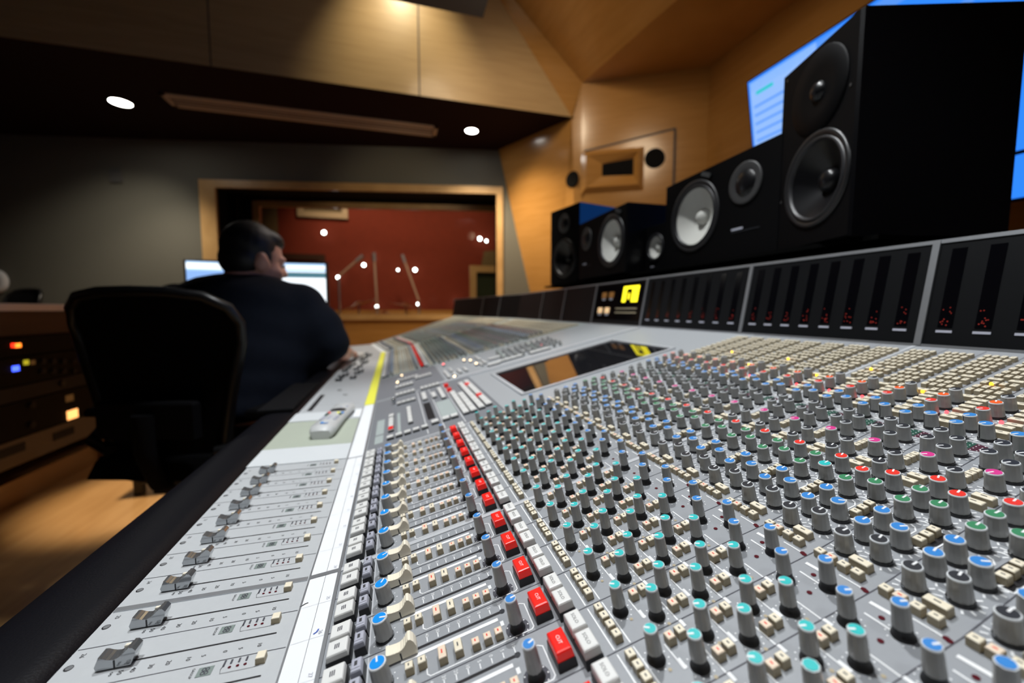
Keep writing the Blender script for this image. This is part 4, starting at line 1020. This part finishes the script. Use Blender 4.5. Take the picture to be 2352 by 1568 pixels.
for dx, dy, z, r_, h_ in ((0, .1, .32, .30, .4), (-.2, .15, .82, .16, .22), (.12, .15, .82, .16, .22)):
    c = MB(); T = Matrix.Translation((dx, dy, z)) @ Matrix.Rotation(R(80 if r_ > .2 else 15), 4, 'X'); c.lathe([(r_, -h_ / 2), (r_, h_ / 2)], 28, M_SHELL, T, capm=M_CONE); c.obj('drum', o)
c = MB(); c.tube([(-.2, .15, .3), (-.2, .15, .8)], .02, M_METAL); c.tube([(.12, .15, .3), (.12, .15, .8)], .02, M_METAL); c.obj('tom_mount', o)
# framed vent, doors, wooden doorway on the red wall
def yframe(name, px0, py0, px1, py1, y, w, m, fill, lab, cat):
    a, c = at_y(px0, py0, y), at_y(px1, py1, y); o = empty(name, (a.x, y, c.z), lab, cat); W_, H_ = c.x - a.x, a.z - c.z
    b = MB()
    for r_ in ((0, w, 0, H_), (W_ - w, W_, 0, H_), (w, W_ - w, H_ - w, H_), (w, W_ - w, 0, w)): b.box(r_[0], r_[1], -.06, 0, r_[2], r_[3], m)
    b.obj('frame', o); b = MB(); b.box(w, W_ - w, -.02, 0, w, H_ - w, fill); b.obj('panel', o); return o
M_CRF = mat('cream frame', (.62, .50, .30), .5); M_OLV = mat('olive panel', (.22, .18, .09), .6); M_GRNG = mat('greenish pane', (.035, .045, .025), .25)
yframe('wall_vent', 683, 462, 800, 504, YL - .02, .10, M_CRF, M_OLV, 'cream framed vent high on the red wall', 'vent')
yframe('room_door', 640, 582, 762, 1010, YL - .02, .10, W_DARK, M_REDW, 'wooden framed red door behind the computer display', 'door')
yframe('room_doorway', 1078, 610, 1210, 1000, 6.4, .10, W_TRIM, M_GRNG, 'honey wooden doorway with dark greenish pane at the right of the window', 'doorway')
quad_obj('wall_live_room_low', [(-3, 8.2, 0), (2.6, 8.2, 0), (2.6, 8.2, at_y(900, 712, 8.2).z), (-3, 8.2, at_y(900, 712, 8.2).z)], W_MAPLE)
a, c = at_y(575, 470, YL - .3), at_y(648, 740, YL - .3)
quad_obj('wall_live_room_panel', [(a.x, YL - .3, 0), (c.x, YL - .3, 0), (c.x, YL - .3, 4), (a.x, YL - .3, 4)], mat('olive wall panel', (.20, .14, .055), .7))
a, c = at_y(1062, 575, YL - .02), at_y(1140, 740, YL - .02)
quad_obj('wall_live_room_corner', [(a.x, YL - .004, 0), (c.x + .5, YL - .004, 0), (c.x + .5, YL - .004, a.z + .1), (a.x + .45, YL - .004, a.z)], mat('olive wall panel', (.20, .14, .055), .7))
# ------------------------------------------------------------------ person and chairs
def remesh(name, b, voxel, m, smooth=6):
    o = b.obj('tmp_shape'); md = o.modifiers.new('r', 'REMESH'); md.mode = 'VOXEL'; md.voxel_size = voxel; md.use_smooth_shade = True
    sm = o.modifiers.new('s', 'SMOOTH'); sm.iterations = smooth; sm.factor = .5
    dg = bpy.context.evaluated_depsgraph_get(); me = bpy.data.meshes.new_from_object(o.evaluated_get(dg)); bpy.data.objects.remove(o)
    me.name = name; me.materials.clear(); me.materials.append(m)
    for p in me.polygons: p.material_index = 0; p.use_smooth = True
    return me
def capsule(b, p0, p1, r0, r1):
    b.tube([p0, p1], 0, M_BLK, 16, rs=[r0, r1]); b.ellipsoid(p0, (r0,) * 3, M_BLK, n=16, k=10); b.ellipsoid(p1, (r1,) * 3, M_BLK, n=16, k=10)
def chain(b, pts):
    for (p, r), (q, s_) in zip(pts, pts[1:]): capsule(b, p, q, r, s_)
M_SKIN = mat('skin', (.66, .34, .25), .5, var=.08, vscale=20)
M_SHIRT = mat('navy black cotton', (.006, .009, .018), .9, var=.2, spec=.2, vscale=60, bump=.1)
M_TROU = mat('dark trousers', (.010, .010, .012), .9)
M_HAIR = mat('black hair', (.007, .006, .006), .55, var=.3, vscale=120, bump=.4)
pc = Vector((-.655, 1.90, 0))
per = empty('person', (-.655, 1.90, 0), 'seated person in dark t-shirt, head turned right, one arm on the console', 'person')
f2 = Vector((math.sin(R(17)), math.cos(R(17)), 0)); r2 = Vector((f2.y, -f2.x, 0)); up = Vector((0, 0, 1))
def B(fr, rt, z): return f2 * fr + r2 * rt + up * z
RT = Euler((0, 0, math.atan2(f2.y, f2.x)))
head = Vector((-.565, 2.005, 1.244)) - pc; fa = R(55); hf = Vector((math.sin(fa), math.cos(fa), 0)); hl = Vector((-hf.y, hf.x, 0)); pit = R(10)
HR = Euler((0, pit, math.atan2(hf.y, hf.x))); HM = Matrix.Translation(head) @ HR.to_matrix().to_4x4() @ Matrix.Scale(1.10, 4)
def Hh(x, y, z): return HM @ Vector((x, y, z))
sh_r, el_r, wr_r = B(.12, .24, 1.05), Vector((-.262, 1.895, .885)) - pc, Vector((-.232, 2.11, .828)) - pc
sh_l, el_l, wr_l = B(.12, -.29, 1.05), B(.26, -.36, .80), B(.52, -.22, .80)
hip_r, kn_r, an_r = B(-.05, .12, .58), B(.40, .17, .60), B(.42, .17, .10)
hip_l, kn_l, an_l = B(-.05, -.12, .58), B(.40, -.18, .60), B(.42, -.18, .10)
b = MB()
# torso
for fr, z, ra in ((.09, 1.04, (.17, .30, .14)), (.08, .95, (.20, .31, .18)), (.05, .84, (.22, .30, .20)), (.02, .74, (.22, .29, .16)), (-.04, .65, (.19, .26, .11)), (.05, 1.08, (.13, .22, .09))): b.ellipsoid(B(fr, 0, z), ra, M_BLK, RT)
for s_ in (sh_r, sh_l): b.ellipsoid(s_, (.088,) * 3, M_BLK)
nb = B(.07, 0, 1.10)
chain(b, [(nb, .085), (Hh(-.03, 0, -.06), .070)])
chain(b, [(sh_r, .078), (el_r, .055), (wr_r, .034)]); chain(b, [(sh_l, .078), (el_l, .055), (wr_l, .034)])
chain(b, [(hip_r, .115), (kn_r, .075), (an_r, .048)]); chain(b, [(hip_l, .115), (kn_l, .075), (an_l, .048)])
for an in (an_r, an_l): chain(b, [(an + up * -.04, .045), (an + f2 * .17 + up * -.065, .034)])
def hand(wr, dirv, side, b):
    dirv = dirv.normalized(); n = Vector((0, 0, 1)); sd = dirv.cross(n).normalized() * side; dn = Vector((0, 0, -1))
    chain(b, [(wr, .030), (wr + dirv * .045, .030)])
    for k in (-1.2, -.4, .4, 1.2): chain(b, [(wr + dirv * .03 + sd * k * .012, .016), (wr + dirv * .085 + sd * k * .019, .0125)])
    for k, l in ((-1.5, .062), (-.5, .076), (.5, .080), (1.5, .070)):
        a = wr + dirv * .088 + sd * k * .0175; m_ = a + dirv * l * .5 + dn * .004; e = a + dirv * l * .9 + dn * .022
        chain(b, [(a, .0098), (m_, .0088), (e, .0075)])
    a = wr + dirv * .03 + sd * .024; chain(b, [(a, .014), (a + dirv * .03 + sd * .024, .0115), (a + dirv * .062 + sd * .030 + dn * .010, .0095)])
hand(wr_r, Vector((.10, 1, -.06)), -1, b); hand(wr_l, Vector((.5, 1, -.05)), 1, b)
# head
for c, ra in (((-.015, 0, .035), (.098, .078, .100)), ((.028, 0, -.03), (.070, .064, .088)), ((.036, 0, -.088), (.052, .052, .034)), ((.0, 0, -.105), (.070, .064, .045)), ((.078, 0, .028), (.022, .052, .014)), ((.086, 0, -.066), (.014, .026, .010)), ((.06, .04, -.03), (.03, .022, .025)), ((.06, -.04, -.03), (.03, .022, .025))):
    b.ellipsoid(Hh(*c), tuple(v * 1.12 for v in ra), M_BLK, HR)
chain(b, [(Hh(.090, 0, .012), .010), (Hh(.108, 0, -.024), .015)])
for s_ in (1, -1): b.ellipsoid(Hh(-.005, s_ * .078, -.012), (.032, .012, .038), M_BLK, HR); b.ellipsoid(Hh(-.012, s_ * .082, .006), (.020, .014, .024), M_BLK, HR)
body = link('body', remesh('body', b, .0075, M_SKIN, 4), per)
# shirt
b = MB(); k = .018
for fr, z, ra in ((.09, 1.04, (.17, .30, .14)), (.08, .95, (.20, .31, .18)), (.05, .84, (.22, .30, .20)), (.02, .74, (.22, .29, .16)), (-.04, .67, (.19, .26, .09)), (.05, 1.08, (.13, .22, .09))): b.ellipsoid(B(fr, 0, z), tuple(v + k for v in ra), M_BLK, RT)
for s_ in (sh_r, sh_l): b.ellipsoid(s_, (.108,) * 3, M_BLK)
chain(b, [(B(.07, .13, 1.10), .085), (B(.07, -.13, 1.10), .085)])
chain(b, [(sh_r, .104), (sh_r.lerp(el_r, .92), .088)]); chain(b, [(sh_l, .104), (sh_l.lerp(el_l, .85), .085)])
chain(b, [(B(.10, .20, .92), .15), (sh_r.lerp(el_r, .55), .11)]); chain(b, [(B(.10, .22, .82), .12), (sh_r.lerp(el_r, .85), .085)])
link('t_shirt', remesh('t_shirt', b, .012, M_SHIRT, 30), per)
b = MB()
chain(b, [(hip_r, .128), (kn_r, .090), (an_r + up * .04, .066)]); chain(b, [(hip_l, .128), (kn_l, .090), (an_l + up * .04, .066)]); b.ellipsoid(B(-.04, 0, .60), (.19, .235, .10), M_BLK, RT)
link('trousers', remesh('trousers', b, .012, M_TROU, 4), per)
b = MB()
for c, ra in (((-.030, 0, .052), (.099, .086, .098)), ((-.052, 0, .000), (.074, .083, .074)), ((.012, 0, .092), (.075, .066, .045))): b.ellipsoid(Hh(*c), tuple(v * 1.12 for v in ra), M_BLK, HR)
for s_ in (1, -1): b.ellipsoid(Hh(.012, s_ * .070, .012), (.020, .014, .034), M_BLK, HR)
link('hair', remesh('hair', b, .007, M_HAIR, 4), per)
for s_ in (1, -1):
    q = MB(); q.ellipsoid(Hh(.080, s_ * .032, .004), (.013, .013, .010), M_WHITE, HR, 12, 8); e = q.obj('eye', per); q = MB(); q.ellipsoid(Hh(.092, s_ * .033, .003), (.003, .006, .006), M_BLK, HR, 10, 6); q.obj('iris', e)
q = MB()
for an in (an_r, an_l): q.ellipsoid(an + f2 * .07 + up * -.055, (.15, .05, .045), M_BLK, RT)
q.obj('shoes', per)
q = MB(); d_ = (wr_r - el_r).normalized(); q.lathe([(.038, -.006), (.041, 0), (.038, .006)], 20, M_METAL, Matrix.Translation(wr_r - d_ * .02) @ d_.to_track_quat('Z', 'Y').to_matrix().to_4x4(), cap=False); q.obj('bracelet', per)

M_MESH = mat('black chair mesh', (.003, .003, .0035), .9, spec=.08)
M_CHF = mat('black chair frame', (.008, .008, .009), .35)
def chair(name, x, y, heading, label, s=1.0, arms=True):
    o = empty(name, (x, y, 0), label, 'chair', rz=-heading); o.scale = s if isinstance(s, tuple) else (s, s, s)
    # local +y is the facing direction
    ol = []
    half = [(.0, 1.085), (.10, 1.083), (.19, 1.070), (.245, 1.035), (.262, .985), (.258, .92), (.240, .84), (.218, .75), (.20, .66), (.190, .58), (.178, .50), (.15, .47), (.08, .462), (0, .46)]
    def yb(z): return -.235 - .05 * ((z - .53) / .55) - .04 * max(0, (z - .9) / .2) ** 2
    full = half + [(-a, c) for a, c in half[-2:0:-1]]
    curve = lambda a: .05 * (a / .26) ** 2
    P3 = [(a, yb(z) + curve(a), z) for a, z in full]
    b = MB(); b.tube(P3 + [P3[0], P3[1]], .017, M_CHF, 10); b.obj('back_frame', o)
    b = MB(); rows = 14; vs = []; zs = [half[0][1] - .006 - (half[0][1] - .475) * i / (rows - 1) for i in range(rows)]
    def hw(z):
        for (a0, z0_), (a1, z1_) in zip(half, half[1:]):
            if z1_ <= z <= z0_: return max(.02, a0 + (a1 - a0) * (z0_ - z) / max(1e-6, z0_ - z1_)) - .004
        return .15
    for z in zs:
        for j in range(9): a = hw(z) * (-1 + j / 4); vs.append((a, yb(z) + curve(a), z))
    b.add(vs, [(i * 9 + j, i * 9 + j + 1, i * 9 + 10 + j, i * 9 + 9 + j) for i in range(rows - 1) for j in range(8)], M_MESH, None, True); b.obj('back_mesh', o)
    b = MB(); b.box(-.15, .15, -.30, -.265, .62, .74, M_BLKM, bev=.01); b.obj('lumbar_pad', o)
    b = MB(); b.tube([(0, -.10, .42), (0, -.26, .47), (0, -.30, .58), (0, -.30, .70)], .032, M_BLKM, 10); b.obj('back_bracket', o)
    b = MB(); b.box(-.225, .235, -.27, .27, .475, .55, M_MESH, bev=.025, inset=.015); b.obj('seat', o)
    b = MB(); b.box(-.13, .13, -.14, .14, .37, .45, M_BLK, bev=.01); b.obj('tilt_box', o)
    if arms:
        for s_ in (-1, 1):
            b = MB(); b.tube([(s_ * .17, -.24, .56), (s_ * .27, -.20, .58), (s_ * .27, -.10, .66)], .02, M_CHF); a_ = b.obj('arm', o)
            b = MB(); b.box(s_ * .27 - .04, s_ * .27 + .04, -.18, .10, .66, .69, M_BLKM, bev=.012); b.obj('arm_pad', a_)
    b = MB(); b.tube([(0, 0, .09), (0, 0, .38)], .028, M_METAL, 14); b.obj('gas_column', o)
    for k in range(5):
        t = 2 * PI * k / 5 + .3; b = MB(); b.tube([(0, 0, .105), (.23 * math.cos(t), .23 * math.sin(t), .075)], .022, M_CHF, 8, rs=[.03, .018]); l_ = b.obj('leg', o)
        b = MB(); b.lathe([(.027, -.02), (.03, -.012), (.03, .012), (.027, .02)], 14, M_BLK, Matrix.Translation((.23 * math.cos(t), .23 * math.sin(t), .031)) @ Matrix.Rotation(t, 4, 'Z') @ Matrix.Rotation(R(90), 4, 'X')); b.obj('caster', l_)
    return o
chair('office_chair', -.685, 1.835, R(17), 'black mesh-back office chair the person in the dark t-shirt sits on', (1.05, 1.0, 1.012), arms=True)
chair('office_chair', -3.62, 5.02, R(200), 'dark chair back rising behind the wooden rack at the left', (.72, 1.0, 1.145))

# ------------------------------------------------------------------ computer desk and displays
dk = empty('computer_desk', (-.86, 2.92, 0), 'small dark desk carrying two computer displays beyond the person', 'desk')
b = MB(); b.box(-.60, .45, -.22, .25, .70, .735, W_DARK, bev=.004); b.obj('desk_top', dk)
for x in (-.55, .40):
    for y in (-.18, .2): b = MB(); b.box(x - .02, x + .02, y - .02, y + .02, 0, .70, M_BLK); b.obj('leg', dk)
def display(name, x, y, hdg, w, z0_, z1_, lab, cols):
    o = empty(name, (x, y, .735), lab, 'display', rz=-hdg)
    b = MB(); b.box(-w / 2, w / 2, 0, .03, z0_ - .735, z1_ - .735, M_BLK, bev=.004); b.obj('housing', o)
    b = MB(); a, c = z0_ - .735 + .012, z1_ - .735 - .012
    for k, (t0, t1, m) in enumerate(cols): b.add([(-w / 2 + .012, -.001 - .0003 * k, a + (c - a) * t0), (w / 2 - .012, -.001 - .0003 * k, a + (c - a) * t0), (w / 2 - .012, -.001 - .0003 * k, a + (c - a) * t1), (-w / 2 + .012, -.001 - .0003 * k, a + (c - a) * t1)], [(0, 1, 2, 3)], m)
    b.obj('screen', o)['label'] = 'glowing screen'
    b = MB(); b.box(-.09, .09, -.05, .11, 0, .012, M_METAL, bev=.003); b.box(-.035, .035, .03, .045, .01, z0_ - .735 + .15, M_METAL); b.obj('stand', o)
    return o
E_WH = emis('window white', (.88, .95, 1.0), 1.5); E_LB = emis('window light blue', (.45, .68, 1.0), 1.2); E_TB = emis('toolbar teal', (.12, .30, .38), .7)
display('computer_display', -.645, 2.786, R(2), .50, .98, 1.335, 'bright computer display with a white window, right of the person', [(0, 1, E_WH), (.86, 1, E_LB), (.74, .84, E_TB), (.90, .96, E_WH)])
display('computer_display', -1.07, 3.0, R(-8), .33, .98, 1.352, 'computer display at the left of the person, mostly hidden, with pale blue top', [(0, 1, E_B2), (.84, 1, E_LB), (.87, .97, E_WH)])

# ------------------------------------------------------------------ rack desk with outboard gear
rk = empty('rack_desk', (-2.2, 2.2, 0), 'low dark wooden rack desk with pale top edge at the left', 'desk')
XR, YR0, YR1 = -1.96, .55, 3.46
L = lambda x, y, z: (x + 2.2, y - 2.2, z)
b = MB(); b.box(-.45, .27, YR0 - 2.25, YR1 - 2.15, 1.035, 1.075, mat('pale desk edge', (.88, .78, .70), .25), bev=.006); b.obj('desk_top', rk)
b = MB(); b.box(-.45, .22, YR0 - 2.2, YR1 - 2.2, .90, 1.035, W_DARK); b.obj('upper_rail', rk)
for y in (YR0 - 2.2, YR1 - 2.24): b = MB(); b.box(-.45, .25, y, y + .04, 0, 1.035, W_RACK if y > 0 else W_DARK); b.obj('side_panel', rk)
b = MB(); b.box(-.45, .22, YR0 - 2.2, YR1 - 2.2, 0, .13, W_RACK); b.obj('base_board', rk)
b = MB(); b.box(-.45, -.40, YR0 - 2.2, YR1 - 2.2, .13, .90, M_BLKM); b.obj('back_panel', rk)
M_GEAR = mat('black rack face', (.003, .003, .0035), .5, spec=.12); M_GEARG = mat('grey rack face', (.035, .030, .026), .6, spec=.15)
def rack(z0_, z1_, m, lab, feats, ya=2.42, yb=3.40):
    o = empty('rack_unit', (XR, ya, z0_), lab, 'rack unit', 'rack units in the wooden desk')
    b = MB(); b.box(-.30, -.002, 0, yb - ya, .003, z1_ - z0_ - .003, M_BLKM); b.obj('case', o)
    b = MB(); b.box(-.004, .002, 0, yb - ya, .002, z1_ - z0_ - .002, m); b.obj('face_plate', o)
    for nm, px, py, w, h, mm_ in feats:
        q = at_x(px, py, XR); b = MB(); y, z = q.y - ya, q.z - z0_
        if nm == 'knob': b.lathe([(w, 0), (w * .9, .012)], 12, mm_, Matrix.Translation((.002, y, z)) @ Matrix.Rotation(R(90), 4, 'Y'))
        else: b.box(.002, .006, y - w / 2, y + w / 2, z - h / 2, z + h / 2, mm_, bev=.001)
        b.obj(nm, o)
E_O = emis('orange lamp', (1, .22, .02), 3.0); E_RD = emis('red lamp', (1, .03, .01), 2.5); E_BL = emis('blue lamp', (.05, .10, 1), 3.5); E_YE = emis('olive lamp', (.5, .42, .02), 1.0); E_OR2 = emis('warm window', (1, .42, .12), 2.2); E_BR = emis('brown window', (.16, .07, .02), .4)
zr_ = lambda px, py: at_x(px, py, XR).z
rack(.79, .895, M_GEAR, 'black rack unit with red and orange lamps, topmost in the desk', [('indicator_lamp', 28, 793, .02, .022, E_RD), ('indicator_lamp', 39, 793, .035, .022, E_O), ('indicator_lamp', 173, 785, .03, .02, emis('dim blue', (.03, .06, .5), .25))])
z_ = zr_(100, 822)
rack(.635, .786, M_GEAR, 'black rack unit with blue and olive lamps and rows of small knobs', [('indicator_lamp', 34, 846, .04, .028, E_BL), ('indicator_lamp', 58, 832, .03, .026, E_YE), ('indicator_lamp', 73, 832, .03, .024, E_BR)] + [('knob', 95 + 24 * k, 830 + 22 * j, .016, .01, M_GEARG) for k in range(4) for j in range(2)])
rack(.55, .631, M_GEARG, 'grey brown rack unit below the row of knobs', [('knob', 140, 880, .02, .01, M_BLK)])
rack(.355, .546, M_GEAR, 'black rack unit with one glowing orange window', [('display_window', 165, 951, .085, .055, E_OR2), ('display_window', 158, 914, .06, .04, E_BR), ('knob', 70, 930, .02, .01, M_GEARG), ('knob', 70, 975, .02, .01, M_GEARG)])
rack(.21, .351, mat('beige rack face', (.13, .10, .075), .5), 'beige rack unit with two dark windows, lowest in the desk', [('display_window', 145, 995, .16, .045, M_SLOT), ('display_window', 25, 1035, .16, .045, M_SLOT)])

# ------------------------------------------------------------------ light
def spot(x, y, z, tx, ty, tz, e, ang, col, r=.05, blend=.5):
    l = bpy.data.lights.new('spot', 'SPOT'); l.energy = e; l.spot_size = R(ang); l.spot_blend = blend; l.color = col; l.shadow_soft_size = r
    o = bpy.data.objects.new('spot', l); COL.objects.link(o); o.location = (x, y, z); o.rotation_euler = (Vector((tx, ty, tz)) - Vector((x, y, z))).to_track_quat('-Z', 'Y').to_euler()
NEU = (1.0, .95, .90); WARM = (1, .80, .56)
COOL = (.96, .985, 1.0)
spot(-.35, .55, HC + 2.0, .15, .35, .85, 128, 66, COOL, .05)
spot(.25, 1.1, HC + 2.1, .28, .75, .85, 125, 75, COOL, .05)
spot(.2, 2.4, HC + 2.1, .25, 2.2, .8, 175, 62, (1, .96, .88), .05)
spot(.25, -.6, HC + 1.4, .45, .4, .9, 15, 60, COOL, .08)  # fill added from the camera side for the control fronts
spot(.12, 3.10, HC + 3.25, .12, 3.9, HC + 2.1, 75, 68, (1, .85, .55), .03, .9)
spot(.5, 2.2, HC + 2.6, 1.6, 4.2, 1.9, 80, 85, WARM, .3, .9)
spot(1.2, 1.2, HC + 2.3, 2.6, 3.0, 1.9, 40, 90, WARM, .3, .9)
spot(.6, 2.0, HC + 1.2, .6, 3.0, HC + 3.2, 11, 120, WARM, .3, .9)
spot(.75, 4.15, HS - .08, 1.62, 4.4, 1.0, 110, 100, (1, .80, .52), .06, .9)  # added beside the soffit light to brighten the splayed panel
spot(.3, 2.7, HC + 1.5, -.50, 2.0, 1.24, 22, 24, (1, .9, .85), .1, .9)  # added to brighten the face, no fixture there
spot(.7, 5.5, 3.3, 1.15, 6.4, 1.3, 60, 80, (1, .8, .5), .1, .9)  # added in the live room to brighten the doorway frame
spot(.3, 2.2, HC + 1.45, .05, 5.6, HC + 1.2, 55, 36, (1, .82, .55), .08, .9)  # added mid-room source, low enough to reach the inner window frame
spot(.1, 3.7, HS - .10, .1, 5.0, .8, 65, 70, (1, .78, .5), .06, .9)  # added to brighten the wood under the window
spot(-2.3, 4.2, HS - .15, -2.9, 5.8, 1.2, 62, 75, (1, .90, .72), .06, .9)
spot(-1.35, 2.75, HC + 2.2, -1.33, 2.75, 0, 460, 22, (1, .80, .55), .06, .7)
spot(-.8, 6.9, 3.6, -.4, 8.4, 1.6, 70, 110, (1, .72, .5), .1, .8)
spot(1.2, 6.6, 3.6, 1.0, 8.4, 1.6, 60, 110, (1, .75, .5), .1, .8)
spot(.3, 6.0, 3.5, .2, 7.0, 1.0, 60, 80, (1, .8, .6), .1, .8)  # added to brighten the microphone stands and cymbals
w = bpy.data.worlds.new('World'); SC.world = w; w.use_nodes = True
w.node_tree.nodes['Background'].inputs['Color'].default_value = (1, .9, .8, 1); w.node_tree.nodes['Background'].inputs['Strength'].default_value = .02
SC.view_settings.view_transform = 'Standard'; SC.view_settings.look = 'None'; SC.view_settings.exposure = 0.0
try: SC.cycles.use_denoising = True
except Exception: pass
